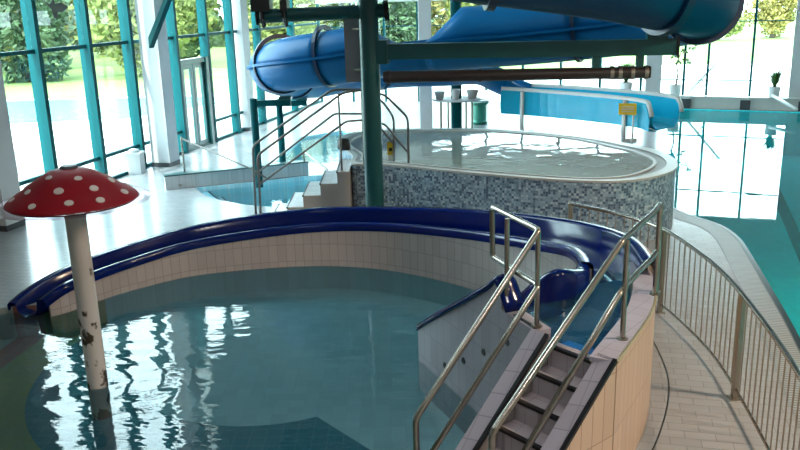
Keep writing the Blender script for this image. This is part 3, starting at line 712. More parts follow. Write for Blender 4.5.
# overflow channel along the swimming pool and lane marking on its floor
bm = NB(); rows = []
e_out = offset(big_edge, -0.34) if offset(big_edge, -0.34)[10][0] < big_edge[10][0] else offset(big_edge, 0.34)
sgn = 1 if e_out[10][0] < big_edge[10][0] else -1
for nm, w0, w1, mt_, h in (('overflow_grate', 0.06, 0.36, M['grate'], 0.006), ('pool_edge_strip', 0.0, 0.06, M['nosing'], 0.010)):
    k_ = 0.34 / abs(0.34)
    def off_(d):
        o1 = offset(big_edge, -d); return o1 if (o1[10][0] < big_edge[10][0] or d == 0) else offset(big_edge, d)
    a_, b_ = off_(w0), off_(w1); s = [0.0]
    for p_, q_ in zip(big_edge, big_edge[1:]): s.append(s[-1] + math.hypot(q_[0] - p_[0], q_[1] - p_[1]))
    bm = NB(); rows = [[(p_[0], p_[1], h), (q_[0], q_[1], h)] for p_, q_ in zip(a_, b_)]
    skin(bm, rows, uv=lambda i, j: (s[i], j * 0.3)); build(nm, bm, mt_, kind='structure')
bm = NB(); prism(bm, [(7.0, 13.15), (7.22, 13.08), (10.2, 21.6), (9.95, 21.7)], -1.349, -1.345); build('lane_marking', bm, M['lane'], kind='structure')
bm = NB(); tube(bm, [(11.6, 25.3, 0.46), (11.4, 23.3, 0.30)], 0.05, 10); build('pool_pole', bm, M['white'], label='white pole lying out over the water from the sill on the right', cat='pole', smooth=True)

# ------------------------------------------------------------------ red toadstool fountain
mx_, my_ = -3.1, 7.58
ms = thing('toadstool_fountain', (mx_, my_, -0.42), 'red toadstool water fountain with cream spots on a stained white post', 'fountain')
bm = NB(); cyl(bm, (mx_, my_), 0.098, -0.42, 1.80, 28); build('stem', bm, M['birch'], ms, smooth=True); smooth_by_angle(bpy.data.objects['stem'])
bm = NB()
cap_p = [(0.0, 2.165), (0.09, 2.16), (0.20, 2.125), (0.32, 2.06), (0.44, 1.975), (0.53, 1.92), (0.59, 1.872), (0.603, 1.85), (0.58, 1.83), (0.40, 1.785), (0.1, 1.77), (0.0, 1.77)]
cp = cr(cap_p[:8], 3) + cap_p[8:]
lathe(bm, cp, (mx_, my_, 0), 48)
for f in bm.faces: f.material_index = 0
rnd = random.Random(3)
def cap_z(r):
    for (r0, z0), (r1, z1) in zip(cap_p, cap_p[1:7]):
        if r0 <= r <= r1: return z0 + (z1 - z0) * (r - r0) / (r1 - r0)
    return 1.84
spots = []
for ring_r, cnt, ph, sz in ((0.24, 5, 0.35, 0.036), (0.39, 8, -1.5, 0.040), (0.52, 10, -1.33, 0.042)):
    for k in range(cnt): spots.append((ring_r + rnd.uniform(-.02, .02), ph + 2 * PI * k / cnt + rnd.uniform(-.08, .08), sz * rnd.uniform(.8, 1.1)))
for (r, a, sz) in spots:
    cxs, cys = r * math.cos(a), r * math.sin(a)
    def pnt(dx, dy, lift):
        x, y = cxs + dx, cys + dy; rr = math.hypot(x, y); sl_ = (cap_z(min(rr + .02, .6)) - cap_z(max(rr - .02, 0))) / .04
        nrm = Vector((-sl_ * x / rr, -sl_ * y / rr, 1)).normalized(); return Vector((mx_ + x, my_ + y, cap_z(rr))) + nrm * lift
    kk = 0.72
    ur, ut = Vector((math.cos(a), math.sin(a))), Vector((-math.sin(a), math.cos(a)))
    ring = [bm.verts.new(pnt(*(ur * math.cos(q) * sz * kk + ut * math.sin(q) * sz), 0.008)) for q in [2 * PI * j / 14 for j in range(14)]]
    low = [bm.verts.new(pnt(*(ur * math.cos(q) * sz * kk * 1.1 + ut * math.sin(q) * sz * 1.1), -0.004)) for q in [2 * PI * j / 14 for j in range(14)]]
    f = bm.faces.new(ring); f.material_index = 1
    for j in range(14):
        f = bm.faces.new((low[j], low[(j + 1) % 14], ring[(j + 1) % 14], ring[j])); f.material_index = 1
o = build('cap', bm, [M['red'], M['spot']], ms); smooth_by_angle(o, 35)
bm = NB(); lathe(bm, [(0.59, 1.845), (0.715, 1.835), (0.72, 1.841), (0.715, 1.847), (0.59, 1.86)], (mx_, my_, 0), 48); build('brim', bm, M['acrylic'], ms, smooth=True, label='clear acrylic brim')
bm = NB(); lathe(bm, [(0.0, 2.19), (0.07, 2.185), (0.085, 2.165), (0.085, 2.14)], (mx_, my_, 0), 20); build('nozzle_cap', bm, M['skirt'], ms)

# ------------------------------------------------------------------ whirlpool
WO = [(-.77, 13.44), (-.2, 13.28), (.84, 12.6), (2.03, 11.92), (2.87, 11.60), (3.4, 11.62), (3.87, 11.89), (4.28, 12.4), (4.48, 13.1), (4.45, 13.8), (4.23, 14.4), (3.75, 15.2), (3.0, 16.0), (2.0, 16.7), (.8, 17.0), (-.3, 17.0), (-1.0, 16.6), (-1.15, 15.5), (-.79, 14.2)]
WI = [(-.6, 13.72), (-.21, 13.52), (.88, 12.82), (2.05, 12.12), (2.80, 11.80), (3.33, 11.88), (3.70, 12.2), (4.0, 12.65), (4.12, 13.12), (4.05, 13.7), (3.86, 14.2), (3.38, 15.2), (2.75, 15.85), (1.9, 16.42), (.8, 16.62), (-.25, 16.58), (-.75, 16.25), (-.9, 15.4), (-.62, 14.3)]
wo, wi = cr(WO, 5, True), cr(WI, 5, True)
WZ = 1.0
bm = NB(); strip_wall(bm, wo + [wo[0]], 0.0, WZ - 0.03); build('whirlpool_wall', bm, M['mosaic'], kind='structure')
mid = [tuple(a[k] + (b[k] - a[k]) * 0.42 for k in (0, 1)) for a, b in zip(wo, wi)]
wo2 = [tuple(a[k] + (b[k] - a[k]) * -0.06 for k in (0, 1)) for a, b in zip(wo, wi)]
in2 = [tuple(a[k] + (b[k] - a[k]) * 0.86 for k in (0, 1)) for a, b in zip(wo, wi)]
ss = [0.0]
for a, b in zip(wo, wo[1:] + wo[:1]): ss.append(ss[-1] + math.hypot(b[0] - a[0], b[1] - a[1]))
def ring_mesh(a, b, za, zb):
    bm = NB(); rows = [[(p_[0], p_[1], za), (q_[0], q_[1], zb)] for p_, q_ in zip(a + a[:1], b + b[:1])]
    skin(bm, rows, uv=lambda i, j: (ss[i], j * 0.3)); return bm
bm = NB(); rows = [[(a[0], a[1], WZ - 0.03), (a[0], a[1], WZ), (b[0], b[1], WZ), (b[0], b[1], WZ - 0.03)] for a, b in zip(wo2 + wo2[:1], mid + mid[:1])]; skin(bm, rows); build('whirlpool_rim', bm, M['rim'], kind='structure')
build('whirlpool_gutter', ring_mesh(mid, in2, WZ - 0.012, WZ - 0.012), M['grate'], kind='structure')
bm = NB(); rows = [[(a[0], a[1], WZ - 0.03), (a[0], a[1], WZ + 0.005), (b[0], b[1], WZ + 0.005), (b[0], b[1], WZ - 0.6)] for a, b in zip(in2 + in2[:1], wi + wi[:1])]; skin(bm, rows); build('whirlpool_inner_edge', bm, M['rim'], kind='structure')
bm = NB(); flat(bm, [wi], 0.42); build('whirlpool_floor', bm, paint('whirlpool_floor_tile', (0.62, 0.68, 0.60), 0.4), kind='structure')
sheet('whirlpool_water', [wi], WZ - 0.015, M['water_whirl'], 'bubbling water in the raised whirlpool behind the teal post', 'water')

# steps up to the whirlpool
ws = thing('whirlpool_stairs', (-1.5, 13.5, 0), 'five white tiled steps rising to the mosaic whirlpool', 'stairs')
xs_ = [-2.12, -1.84, -1.57, -1.28, -1.0, -0.80]
wt = tiles('pale_riser_tiles', (0.60, 0.56, 0.55), (0.44, 0.41, 0.40), 0.06, 0.25, 0.005, 0.3, 'Object')
for k in range(5):
    bm = NB(); box(bm, xs_[k], xs_[k + 1], 13.0, 14.06, 0.0, 0.19 * (k + 1) - 0.012); s_ = build('step', bm, wt, ws)
    bm = NB(); box(bm, xs_[k] - 0.006, xs_[k + 1] - 0.0001, 12.994, 14.066, 0.19 * (k + 1) - 0.012, 0.19 * (k + 1)); build('tread', bm, M['white_tile'], s_)
    bm = NB(); box(bm, xs_[k] - 0.012, xs_[k] + 0.014, 12.993, 14.067, 0.19 * (k + 1) - 0.022, 0.19 * (k + 1) + 0.002); build('nosing', bm, M['skirt'], s_)
def w_rail(y, lab, P):
    t = thing('handrail', (P[0][0], y, 0), lab, 'handrail', 'handrails of the whirlpool stairs')
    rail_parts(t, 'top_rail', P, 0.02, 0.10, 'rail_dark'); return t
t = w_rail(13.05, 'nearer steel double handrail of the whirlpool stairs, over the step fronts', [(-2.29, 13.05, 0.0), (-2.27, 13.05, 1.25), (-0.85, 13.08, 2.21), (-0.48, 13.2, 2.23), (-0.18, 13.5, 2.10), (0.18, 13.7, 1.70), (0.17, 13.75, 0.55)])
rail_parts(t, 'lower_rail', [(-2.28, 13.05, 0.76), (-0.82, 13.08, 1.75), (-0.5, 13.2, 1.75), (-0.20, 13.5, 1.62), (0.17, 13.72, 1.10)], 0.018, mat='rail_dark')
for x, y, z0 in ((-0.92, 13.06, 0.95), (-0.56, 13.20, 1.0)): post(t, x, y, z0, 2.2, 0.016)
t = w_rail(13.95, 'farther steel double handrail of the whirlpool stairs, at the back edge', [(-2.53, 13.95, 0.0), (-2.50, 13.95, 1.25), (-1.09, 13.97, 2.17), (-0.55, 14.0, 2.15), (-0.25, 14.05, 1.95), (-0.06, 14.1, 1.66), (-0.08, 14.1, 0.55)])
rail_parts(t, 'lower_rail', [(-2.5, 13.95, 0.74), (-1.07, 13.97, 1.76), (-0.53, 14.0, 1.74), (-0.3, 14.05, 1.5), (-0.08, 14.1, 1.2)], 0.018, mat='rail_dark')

bm = NB(); lathe(bm, [(0.0, 0.0), (0.10, 0.0), (0.12, 0.03), (0.115, 0.14), (0.08, 0.20), (0.0, 0.21)], (-0.98, 14.75, 0.0), 20)
bmesh.ops.translate(bm, verts=bm.verts, vec=(0, 0, 1.0)); build('rounded_object', bm, M['black'], smooth=True, label='small black rounded object on the rim behind the top step', cat='object')
cs = thing('caution_sign', (-0.12, 14.13, 1.0), 'small yellow and black plate on the handrail beside the teal post', 'sign')
bm = NB(); box(bm, -0.19, -0.07, 14.125, 14.135, 0.99, 1.22); build('board', bm, M['yellow'], cs)
bm = NB(); box(bm, -0.16, -0.10, 14.119, 14.1245, 1.06, 1.12); build('mark', bm, M['black'], cs)

# ------------------------------------------------------------------ small stepped pool with low wall
bm = NB(); obox(bm, (-4.74, 16.27), (-1.95, 17.42), 0.20, 0.0, 0.27, 0.10); lw = build('low_pool_wall', bm, M['white_tile'], label='low white tiled wall behind the small stepped pool', cat='wall')
bm = NB(); obox(bm, (-4.75, 16.265), (-1.94, 17.425), 0.23, 0.27, 0.295, 0.10); build('coping', bm, M['teal_dark'], lw)
for k, dd in enumerate((0.28, 0.56, 0.84)):
    arc_ = [(q[0] + (-2.2 - q[0]) * dd * 0.45, q[1] + (17.0 - q[1]) * dd * 0.45) for q in small_arc]
    poly = small_arc[:] + arc_[::-1]
    inner_prev = [(q[0] + (-2.2 - q[0]) * (dd - 0.28) * 0.45, q[1] + (17.0 - q[1]) * (dd - 0.28) * 0.45) for q in small_arc]
    bm = NB(); prism(bm, inner_prev + arc_[::-1], -0.55, -0.12 - 0.14 * k); build('pool_step', bm, M['small_floor'], kind='structure')
    bm = NB(); tube(bm, [(q[0], q[1], -0.12 - 0.14 * k) for q in arc_], 0.018, 6); build('pool_step_edge', bm, M['lane'], kind='structure')
t = thing('handrail', (-4.45, 16.45, 0), 'slim steel rail sloping from a post down into the small stepped pool', 'handrail')
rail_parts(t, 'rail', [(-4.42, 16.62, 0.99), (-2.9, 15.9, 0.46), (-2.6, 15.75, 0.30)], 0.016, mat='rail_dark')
bm = NB(); cyl(bm, (-4.42, 16.62), 0.022, 0.29, 1.02, 12); build('post', bm, M['steel'], t)
bm = NB(); cyl(bm, (-4.47, 16.37), 0.035, 0.05, 0.09, 12); build('bracket', bm, M['steel_dark'], t)
t = thing('handrail', (-2.04, 17.2, 0), 'short steel rail at the right end of the low white wall', 'handrail')
rail_parts(t, 'rail', [(-2.03, 17.42, 0.27), (-2.03, 17.42, 0.52), (-1.45, 16.4, 0.30), (-1.45, 16.35, -0.3)], 0.018)

# ------------------------------------------------------------------ teal main post, beams and pipes
mp_ = thing('support_post', (-0.38, 12.35, 0), 'thick dark teal steel post standing before the whirlpool wall', 'post')
bm = NB(); cyl(bm, (-0.38, 12.35), 0.145, 0.0, 11.0, 28); o = build('shaft', bm, M['teal_dark'], mp_); smooth_by_angle(o)
bm = NB(); cyl(bm, (-0.38, 12.35), 0.20, 0.0, 0.03, 28); build('base_plate', bm, M['teal_dark'], mp_)
bm = NB(); tube(bm, [(-2.0, 12.45, 3.42), (-0.12, 12.35, 3.46)], 0.10, 16); o = build('pipe_arm', bm, M['teal_dark'], mp_); smooth_by_angle(o)
bm = NB(); tube(bm, [(-2.03, 12.45, 3.42), (-1.99, 12.45, 3.42)], 0.125, 16); build('end_cap', bm, M['black'], mp_)
bm = NB(); tube(bm, [(-0.15, 12.35, 3.455), (-0.08, 12.35, 3.46)], 0.15, 16); build('arm_flange', bm, M['black'], mp_)
bm = NB(); obox(bm, (-0.26, 12.38), (3.95, 11.72), 0.20, 2.76, 2.98); build('beam', bm, M['teal_dark'], mp_)
bm = NB(); obox(bm, (3.95, 11.72), (3.975, 11.716), 0.26, 2.72, 3.02); build('beam_end_plate', bm, M['black'], mp_)
bm = NB(); obox(bm, (-0.26, 12.38), (-0.10, 12.355), 0.28, 2.70, 3.04); build('beam_flange', bm, M['teal_dark'], mp_)
for x in (-1.98, -1.62):
    w_ = 0.16 if x < -1.9 else 0.06
    bm = NB(); box(bm, x - w_ * 0.6, x + w_ * 1.1, 12.26, 12.62, 3.49, 3.74); 
    tube(bm, [(x + w_ * .3, 12.45, 3.28), (x + w_ * .3, 12.30, 3.40), (x + w_ * .3, 12.33, 3.56), (x + w_ * .3, 12.45, 3.66), (x + w_ * .3, 12.6, 3.55), (x + w_ * .3, 12.58, 3.38), (x + w_ * .3, 12.45, 3.28)], 0.03, 6)
    build('clamp', bm, M['black'], mp_)
bm = NB(); tube(bm, [(-1.90, 12.45, 3.66), (-1.85, 12.5, 4.2), (-1.4, 12.9, 5.0)], 0.07, 10); build('hanger', bm, M['black'], mp_)
bm = NB(); tube(bm, [(-1.60, 12.45, 3.62), (-1.52, 12.5, 4.0), (-1.3, 12.9, 5.0)], 0.035, 8); build('hanger', bm, M['black'], mp_)
bm = NB(); obox(bm, (-0.76, 12.58), (-0.50, 12.56), 0.03, 2.42, 3.36); pn = build('panel', bm, M['grey_panel'], mp_)
for (z) in (2.6, 3.2):
    bm = NB(); tube(bm, [(-0.62, 12.56, z), (-0.44, 12.42, z)], 0.02, 8); build('bracket', bm, M['steel_dark'], pn)
pp2 = thing('drain_pipe', (1.7, 12.0, 2.5), 'dark brown horizontal pipe below the teal beam', 'pipe')
pa, pb = Vector((-0.18, 12.22, 2.51)), Vector((3.62, 11.78, 2.52))
bm = NB(); tube(bm, [pa, pb], 0.085, 18); o = build('pipe', bm, M['pipe'], pp2); smooth_by_angle(o)
for f_ in (0.02, 0.37, 0.86, 0.89, 0.935, 0.985):
    c_ = pa.lerp(pb, f_); dd = (pb - pa).normalized() * 0.025
    bm = NB(); tube(bm, [c_ - dd, c_ + dd], 0.098, 18); build('collar', bm, M['steel_dark'] if f_ > 0.5 else M['pipe'], pp2)
for f_ in (0.80, 0.96):
    c_ = pa.lerp(pb, f_); bm = NB(); box(bm, c_.x - 0.05, c_.x + 0.05, c_.y - 0.04, c_.y + 0.04, c_.z + 0.06, 2.77); build('hanger', bm, M['teal_dark'], pp2)

# ------------------------------------------------------------------ the big tube slide
ts = thing('tube_slide', (1.5, 14.5, 0), 'big blue tube slide winding overhead across the hall behind the teal post', 'slide')
R_ = 0.53
path = cr([(-0.9, 11.2, 4.35), (0.3, 11.25, 4.18), (1.5, 11.3, 4.00), (2.7, 11.35, 3.82), (3.5, 11.42, 3.66), (4.15, 11.75, 3.54), (4.45, 12.4, 3.42), (4.25, 13.15, 3.28), (3.6, 13.65, 3.15), (2.4, 14.15, 3.02), (1.2, 14.55, 2.93), (0.0, 14.85, 2.83), (-1.0, 15.1, 2.68), (-1.9, 15.55, 2.55), (-2.35, 16.4, 2.40), (-2.3, 17.6, 2.2), (-1.9, 19.0, 2.0), (-1.0, 20.6, 1.97), (0.3, 21.35, 1.95), (1.3, 21.7, 1.92), (2.3, 22.55, 1.84), (3.0, 23.05, 1.50), (3.7, 22.9, 1.20)], 8)
def station(s): i = min(int(s * 8), len(path) - 1); return i
# each station k*8 is the k-th control point
def sect(i, upper):
    p_ = Vector(path[i]); a, b = Vector(path[max(i - 1, 0)]), Vector(path[min(i + 1, len(path) - 1)])
    t_ = (b - a).normalized(); side = t_.cross(Vector((0, 0, 1))).normalized(); up_ = side.cross(t_)
    return p_, side, up_, t_
def half(i0, i1, upper, slant0=0, slant1=0, r=R_, squash=1.0):
    bm = NB(); rows = []
    for i in range(i0, i1 + 1):
        p_, side, up_, t_ = sect(i, upper); row = []
        for k in range(15):
            th = PI * k / 14
            h = math.sin(th) * r * (squash if upper else 1.0)
            q = p_ + side * math.cos(th) * r + up_ * (h if upper else -h)
            if upper and slant0 and i - i0 < slant0: 
                q = p_ + side * math.cos(th) * r + up_ * h * ((i - i0) / slant0)
            if upper and slant1 and i1 - i < slant1:
                q = p_ + side * math.cos(th) * r + up_ * h * ((i1 - i) / slant1)
            row.append(q)
        rows.append(row)
    skin(bm, rows); return bm
def ring(i, w=0.032, out=0.035):
    p_, side, up_, t_ = sect(i, True); bm = NB(); rows = []
    for dr, dt in ((-0.04, -w), (out, -w), (out, w), (-0.04, w), (-0.04, -w)):
        rows.append([p_ + (side * math.cos(2 * PI * k / 36) + up_ * math.sin(2 * PI * k / 36)) * (R_ + dr) + t_ * dt for k in range(36)])
    skin(bm, rows, True); return bm
def solid(o, th=0.02):
    m_ = o.modifiers.new('thickness', 'SOLIDIFY'); m_.thickness = th; m_.offset = -1; return o
def seams(i0, i1):
    for sg in (1, -1):
        bm = NB(); rows = []
        for i in range(i0, i1 + 1):
            p_, side, up_, t_ = sect(i, True)
            rows.append([p_ + side * sg * (R_ - 0.01) + up_ * 0.022, p_ + side * sg * (R_ + 0.05) + up_ * 0.022, p_ + side * sg * (R_ + 0.05) - up_ * 0.022, p_ + side * sg * (R_ - 0.01) - up_ * 0.022])
        skin(bm, rows, True); build('seam_flange', bm, M['tube'], ts)
LB = 8
n_end = len(path) - 1
cuts = [0, 15, 34, 46, 68, 84, 98, 108, 122, 140, n_end]
for a, b in zip(cuts, cuts[1:]):
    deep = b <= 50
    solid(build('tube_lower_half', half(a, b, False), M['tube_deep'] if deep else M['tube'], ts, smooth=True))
# upper half shells: none over the straight piece by the post
for a, b, s0, s1 in ((0, 15, 0, 0), (15, 34, 0, 0), (34, 46, 0, 0), (46, 68, 0, 0), (68, 84, 0, 4), (88, 98, 4, 0), (98, 108, 0, 0), (108, 122, 0, 0), (122, 140, 0, 5)):
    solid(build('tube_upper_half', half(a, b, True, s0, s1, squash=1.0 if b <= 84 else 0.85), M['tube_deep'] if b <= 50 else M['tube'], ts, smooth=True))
for c_ in cuts[1:-1]:
    if c_ == 84: continue
    build('joint_ring', ring(c_, w=0.055, out=0.07) if c_ < 50 else ring(c_), M['flange'], ts, smooth=False)
seams(50, 122)
# teal posts under the far turn
for (x, y, z, ax, ay) in ((-2.84, 16.3, 1.80, -2.2, 16.3), (-2.62, 18.3, 1.55, -2.1, 18.3)):
    sp = thing('slide_post', (x, y, 0), 'slim teal post with short arm under the left turn of the tube slide' if y < 17 else 'slim teal post farther back, behind the whirlpool handrails', 'post', 'teal posts carrying the tube slide')
    bm = NB(); cyl(bm, (x, y), 0.075, 0.0, z, 16); o = build('shaft', bm, M['teal'], sp); smooth_by_angle(o)
    bm = NB(); obox(bm, (x + 0.07, y), (ax + 0.1, ay), 0.10, z - 0.16, z - 0.04); build('arm', bm, M['teal'], sp)
    bm = NB(); box(bm, ax - 0.12, ax + 0.12, ay - 0.15, ay + 0.15, z - 0.04, z + 0.02); build('cradle', bm, M['teal_dark'], sp)
# bracket carrying the upper tube on the beam
bm = NB(); prism(bm, [(3.50, 11.60), (3.78, 11.56), (3.80, 11.74), (3.52, 11.78)], 2.98, 3.14); build('saddle', bm, M['teal_dark'], ts)

# open run-out channel
fl = cr([(2.85, 22.4, 1.18), (3.9, 22.2, 1.10), (5.2, 21.15, 1.06), (6.0, 20.35, 1.02), (6.25, 20.05, 0.95)], 6)
bm = NB(); rows = []; lipA, lipB = [], []
W = 1.25
for i, q in enumerate(fl):
    a, b = Vector(fl[max(i - 1, 0)]), Vector(fl[min(i + 1, len(fl) - 1)]); t_ = (b - a); t_.z = 0; t_.normalize(); s_ = Vector((-t_.y, t_.x, 0))
    end = max(0, i - (len(fl) - 4)) / 3.0
    f_ = Vector((q[0], q[1], 0)); h0 = q[2] - 0.62
    zt = q[2] - 0.30 * end
    rows.append([f_ + s_ * -0.07 + V(0, 0, zt - 0.04), f_ + s_ * -0.07 + V(0, 0, zt), f_ + s_ * 0.07 + V(0, 0, zt), f_ + s_ * 0.10 + V(0, 0, h0 + 0.12), f_ + s_ * 0.25 + V(0, 0, h0), f_ + s_ * (W - 0.25) + V(0, 0, h0), f_ + s_ * (W - 0.10) + V(0, 0, h0 + 0.12), f_ + s_ * (W - 0.07) + V(0, 0, zt + 0.0), f_ + s_ * (W + 0.07) + V(0, 0, zt + 0.0), f_ + s_ * (W + 0.07) + V(0, 0, zt - 0.04)])
    lipA.append(f_ + V(0, 0, zt)); lipB.append(f_ + s_ * W + V(0, 0, zt))
skin(bm, rows); solid(build('runout_channel', bm, M['cyan'], ts, smooth=False), 0.03)
# the near outside wall of the channel
bm = NB(); rows = [[r_[0], Vector((r_[0].x, r_[0].y, r_[4].z + 0.0)), Vector((r_[4].x, r_[4].y, r_[4].z - 0.04))] for r_ in rows]
skin(bm, rows); solid(build('channel_side', bm, M['cyan'], ts), 0.02)
for lip in (lipA, lipB):
    bm = NB(); tube(bm, [p_ + V(0, 0, 0.02) for p_ in lip], 0.07, 8); build('channel_lip', bm, M['white'], ts, smooth=True)
for k in (4, 16):
    q = lipA[k]; bm = NB(); tube(bm, [(q.x - 0.09, q.y - 0.08, q.z), (q.x - 0.10, q.y - 0.09, 0.35), (q.x - 0.08, q.y - 0.07, 0.0)], 0.055, 8); tube(bm, [(q.x - 0.08, q.y - 0.07, 0.02), (q.x + 0.25, q.y - 0.05, 0.02)], 0.05, 8); build('channel_leg', bm, M['white'], ts, smooth=True)
sg_ = thing('warning_sign', (5.75, 20.25, 0), 'small yellow notice on a white post by the end of the blue run-out channel', 'sign')
bm = NB(); cyl(bm, (5.85, 20.2), 0.025, 0.0, 0.80, 10); build('post', bm, M['white'], sg_)
bm = NB(); obox(bm, (5.50, 20.28), (5.90, 20.14), 0.02, 0.72, 1.0); bd = build('board', bm, M['yellow'], sg_)
for z in (0.92, 0.86, 0.80):
    bm = NB(); obox(bm, (5.56, 20.236), (5.84, 20.138), 0.006, z - 0.012, z + 0.012, 0.0); build('text_line', bm, M['spot'], bd)

# ------------------------------------------------------------------ middle distance
pt = thing('counter_table', (1.7, 23.1, 0), 'pale round shelf table built around the far teal post', 'table')
bm = NB(); lathe(bm, [(0.155, 0.86), (0.68, 0.86), (0.70, 0.88), (0.68, 0.90), (0.155, 0.90), (0.155, 0.86)], (1.68, 23.1, 0), 32); build('table_top', bm, M['concrete'], pt)
for a in (0.4, 2.0, 3.6, 5.2):
    bm = NB(); cyl(bm, (1.68 + 0.5 * math.cos(a), 23.1 + 0.5 * math.sin(a)), 0.03, 0.0, 0.86, 10); build('leg', bm, M['steel_dark'], pt)
bm = NB(); cyl(bm, (1.68, 23.1), 0.15, 0.0, 11.0, 20); build('far_post', bm, M['teal'], label='teal steel post rising through the round shelf table far behind', cat='post', smooth=True)
for (x, y, r, h, lab) in ((1.20, 22.95, 0.16, 0.22, 'pale bowl on the left of the round shelf table'), (2.12, 22.95, 0.18, 0.24, 'white bowl on the right of the round shelf table'), (1.62, 22.65, 0.14, 0.30, 'white pot before the far teal post on the round table')):
    bm = NB(); lathe(bm, [(0.0, 0.0), (r * 0.6, 0.0), (r, h), (r * 0.9, h), (r * 0.5, 0.04), (0.0, 0.04)], (x, y, 0.90), 20); build('bowl', bm, M['rim'], label=lab, cat='bowl', group='bowls on the round shelf table')
tb = thing('litter_bin', (2.45, 24.2, 0), 'green open litter bin standing right of the far teal post', 'bin')
bm = NB(); lathe(bm, [(0.0, 0.0), (0.20, 0.0), (0.24, 0.06), (0.20, 0.12), (0.20, 0.55), (0.27, 0.62), (0.27, 0.66), (0.20, 0.66), (0.18, 0.1), (0.0, 0.1)], (2.45, 24.2, 0), 20); build('body', bm, paint('green_bin', (0.05, 0.34, 0.24), 0.4), tb)
bm = NB(); lathe(bm, [(0.22, 0.67), (0.28, 0.67), (0.28, 0.70), (0.22, 0.70), (0.22, 0.67)], (2.45, 24.2, 0), 20); build('rim', bm, M['teal_dark'], tb)
wb = thing('waste_bin', (-5.93, 18.15, 0), 'white square waste bin by the concrete column at the left windows', 'bin')
bm = NB(); box(bm, -6.11, -5.75, 17.98, 18.32, 0.0, 0.42); build('body', bm, M['white'], wb)
bm = NB(); box(bm, -6.13, -5.73, 17.96, 18.34, 0.42, 0.47); build('lid', bm, M['white'], wb)
bm = NB(); lathe(bm, [(0.0, 0.0), (0.15, 0.0), (0.12, 0.06), (0.0, 0.09)], (-5.93, 18.15, 0.47), 16); build('lid_dome', bm, M['white'], wb)

def plant(name, x, y, z, kind, label, s=1.0):
    t = thing(name, (x, y, z), label, 'plant', 'potted plants on the back sill')
    bm = NB(); lathe(bm, [(0.0, 0.0), (0.16 * s, 0.0), (0.19 * s, 0.34 * s), (0.16 * s, 0.34 * s), (0.15 * s, 0.28 * s), (0.0, 0.28 * s)], (x, y, z), 18); build('pot', bm, M['white'], t)
    bm = NB(); cyl(bm, (x, y), 0.15 * s, z + 0.26 * s, z + 0.29 * s, 14); build('soil', bm, M['soil'], t)
    rnd = random.Random(x); bm = NB()
    if kind == 'stem':
        tube(bm, [(x, y, z + .28), (x + .05, y, z + .7), (x - .02, y, z + 1.0), (x + .1, y, z + 1.35)], [.03, .025, .02, .012], 6); build('stem', bm, M['bark'], t); bm = NB()
        cl = [(0.05, 1.05), (0.28, 1.12), (-0.1, 1.25), (0.2, 1.4), (0.45, 1.5), (0.4, 1.05), (0.6, 1.62)]
        for (cx_, cz_) in cl:
            for _ in range(9):
                b_ = Vector((x + cx_, y + rnd.uniform(-.1, .1), z + cz_)); d_ = Vector((rnd.gauss(0, 1), rnd.gauss(0, 1), rnd.gauss(0, .8))).normalized() * rnd.uniform(.10, .17); n_ = d_.orthogonal().normalized() * .045
                bm.faces.new([bm.verts.new(b_), bm.verts.new(b_ + d_ * .5 + n_), bm.verts.new(b_ + d_), bm.verts.new(b_ + d_ * .5 - n_)])
    else:
        for _ in range(90):
            a = rnd.uniform(0, 2 * PI); ln = rnd.uniform(.5, 1.0) * s; out_ = rnd.uniform(.1, .32) * s; w_ = .05 * s
            prev = None
            for k in range(5):
                f_ = k / 4; c_ = Vector((x + math.cos(a) * out_ * f_ ** 1.3, y + math.sin(a) * out_ * f_ ** 1.3, z + .28 * s + ln * (f_ - .35 * f_ * f_))); sd = Vector((-math.sin(a), math.cos(a), 0)) * w_ * (1 - f_ * .9)
                cur = (bm.verts.new(c_ + sd), bm.verts.new(c_ - sd))
                if prev: bm.faces.new((prev[0], prev[1], cur[1], cur[0]))
                prev = cur
    build('foliage', bm, M['leafP'], t)
plant('potted_tree', 9.05, 26.68, 0.39, 'stem', 'tall thin leafy stem in a white pot on the sill bench')
plant('potted_bush', 11.72, 25.48, 0.39, 'bush', 'low green spiky plant in a pot at the right of the sill bench', 0.95)
plant('potted_bush', 7.62, 27.35, 0.39, 'bush', 'bushy plant in a white pot left of the white column by the windows', 1.15)

# slanted pole with a brace outside the back glazing
um = thing('garden_pole', (9.6, 27.2, gl), 'slanting white pole with a thin brace outside the back windows', 'pole')
bm = NB(); tube(bm, [(9.15, 27.1, gl), (10.75, 26.9, 1.75)], 0.045, 10); build('pole', bm, M['white'], um, smooth=True)
bm = NB(); tube(bm, [(10.0, 27.03, 0.86), (10.65, 27.0, gl)], 0.022, 8); build('brace', bm, M['white'], um, smooth=True)

# window sticker of a bird, opener strut, garden chairs
bw = (XW(16.25) + 0.02, 16.25, 3.66)
bm = NB(); dd = Vector((0.2523, 1, 0)).normalized()
out_ = [(a_ * 1.15, b_ * 1.15) for a_, b_ in [(-.32, .10), (-.16, .03), (-.05, .12), (.0, .04), (.16, .06), (.34, -.02), (.16, -.10), (.04, -.10), (-.04, -.20), (-.10, -.18), (-.12, -.06)]]
o0 = Vector((bw[0] + 0.03, bw[1], bw[2])); nn = Vector((dd.y, -dd.x, 0)) * 0.004
fr2 = [bm.verts.new(o0 + dd * a + V(0, 0, b) + nn) for a, b in out_]; bk2 = [bm.verts.new(o0 + dd * a + V(0, 0, b)) for a, b in out_]
bm.faces.new(fr2); bm.faces.new(bk2[::-1])
for i in range(len(out_)):
    j = (i + 1) % len(out_); bm.faces.new((fr2[i], fr2[j], bk2[j], bk2[i]))
build('bird_sticker', bm, M['black'], label='black flying bird silhouette stuck on the upper left window pane', cat='sticker')
bm = NB(); obox(bm, (-5.55, 19.4), (-4.9, 19.75), 0.10, 3.0, 3.0)
bm.free(); bm = NB()
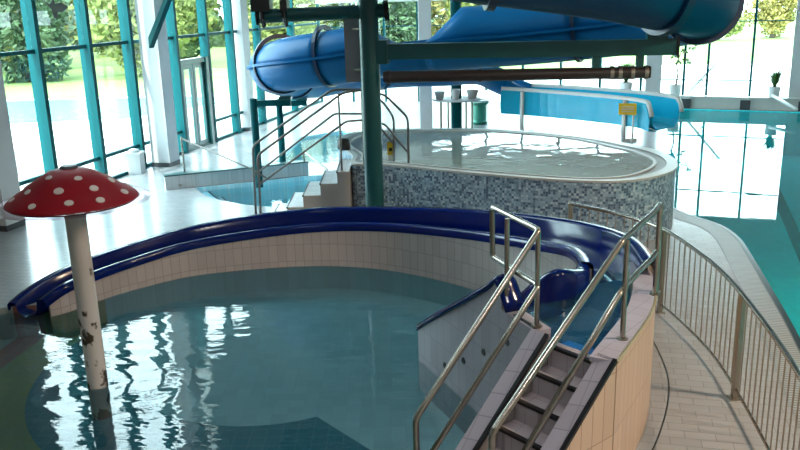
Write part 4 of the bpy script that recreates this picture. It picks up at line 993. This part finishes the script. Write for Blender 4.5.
prism(bm, [(-5.44, 18.52), (-5.36, 18.60), (-4.72, 18.60), (-4.80, 18.52)], [2.72, 2.72, 4.0, 4.0], [2.95, 2.95, 4.16, 4.16]); build('brace_strut', bm, M['teal_dark'], label='dark teal slanted strut beside the concrete column', cat='strut')

def lounger(x, y, a, label):
    t = thing('garden_chair', (x, y, gl), label, 'chair', 'white garden chairs outside')
    ca, sa = math.cos(a), math.sin(a); g = lambda u, v, z: (x + u * ca - v * sa, y + u * sa + v * ca, gl + z)
    for sd in (-.28, .28):
        bm = NB(); tube(bm, bend([g(-.3, sd, 0), g(-.3, sd, .55), g(.35, sd, .58), g(.35, sd, 0)], .1), .018, 6); build('side_frame', bm, M['white'], t)
    bm = NB(); prism(bm, [g(-.3, -.27, 0)[:2], g(.33, -.27, 0)[:2], g(.33, .27, 0)[:2], g(-.3, .27, 0)[:2]], gl + .36, gl + .40); build('seat', bm, M['white'], t)
    bm = NB(); rows = [[g(-.28 - .06 * k, -.26, .40 + .13 * k), g(-.28 - .06 * k, .26, .40 + .13 * k)] for k in range(5)]; skin(bm, rows); solid(build('backrest', bm, M['white'], t), .02)
lounger(-8.1, 17.3, 2.2, 'white garden chair outside behind the toadstool, nearest the frame edge')
lounger(-7.6, 20.2, 1.2, 'white garden chair outside right of the toadstool cap')

# unlit lamp shades added over the fill lights, out of view
def emit(name, col, st):
    m, t, b = nt(name); setp(b, col, 0.5); b.inputs['Emission Color'].default_value = (*col, 1); b.inputs['Emission Strength'].default_value = st; return m
for (lx, ly, le, lc) in FILL_LIGHTS:
    t = thing('added_pendant', (lx, ly, 7.4), 'wide white pendant shade, added unseen over a fill light', 'lamp', 'added pendant shades over the hall')
    bm = NB(); lathe(bm, [(0.0, 7.75), (0.12, 7.75), (0.62, 7.42), (0.62, 7.40), (0.58, 7.42), (0.1, 7.70), (0.0, 7.70)], (lx, ly, 0), 28); build('lamp_shade', bm, M['white'], t)
    bm = NB(); cyl(bm, (lx, ly), 0.012, 7.75, 11.0, 6); build('cord', bm, M['black'], t)
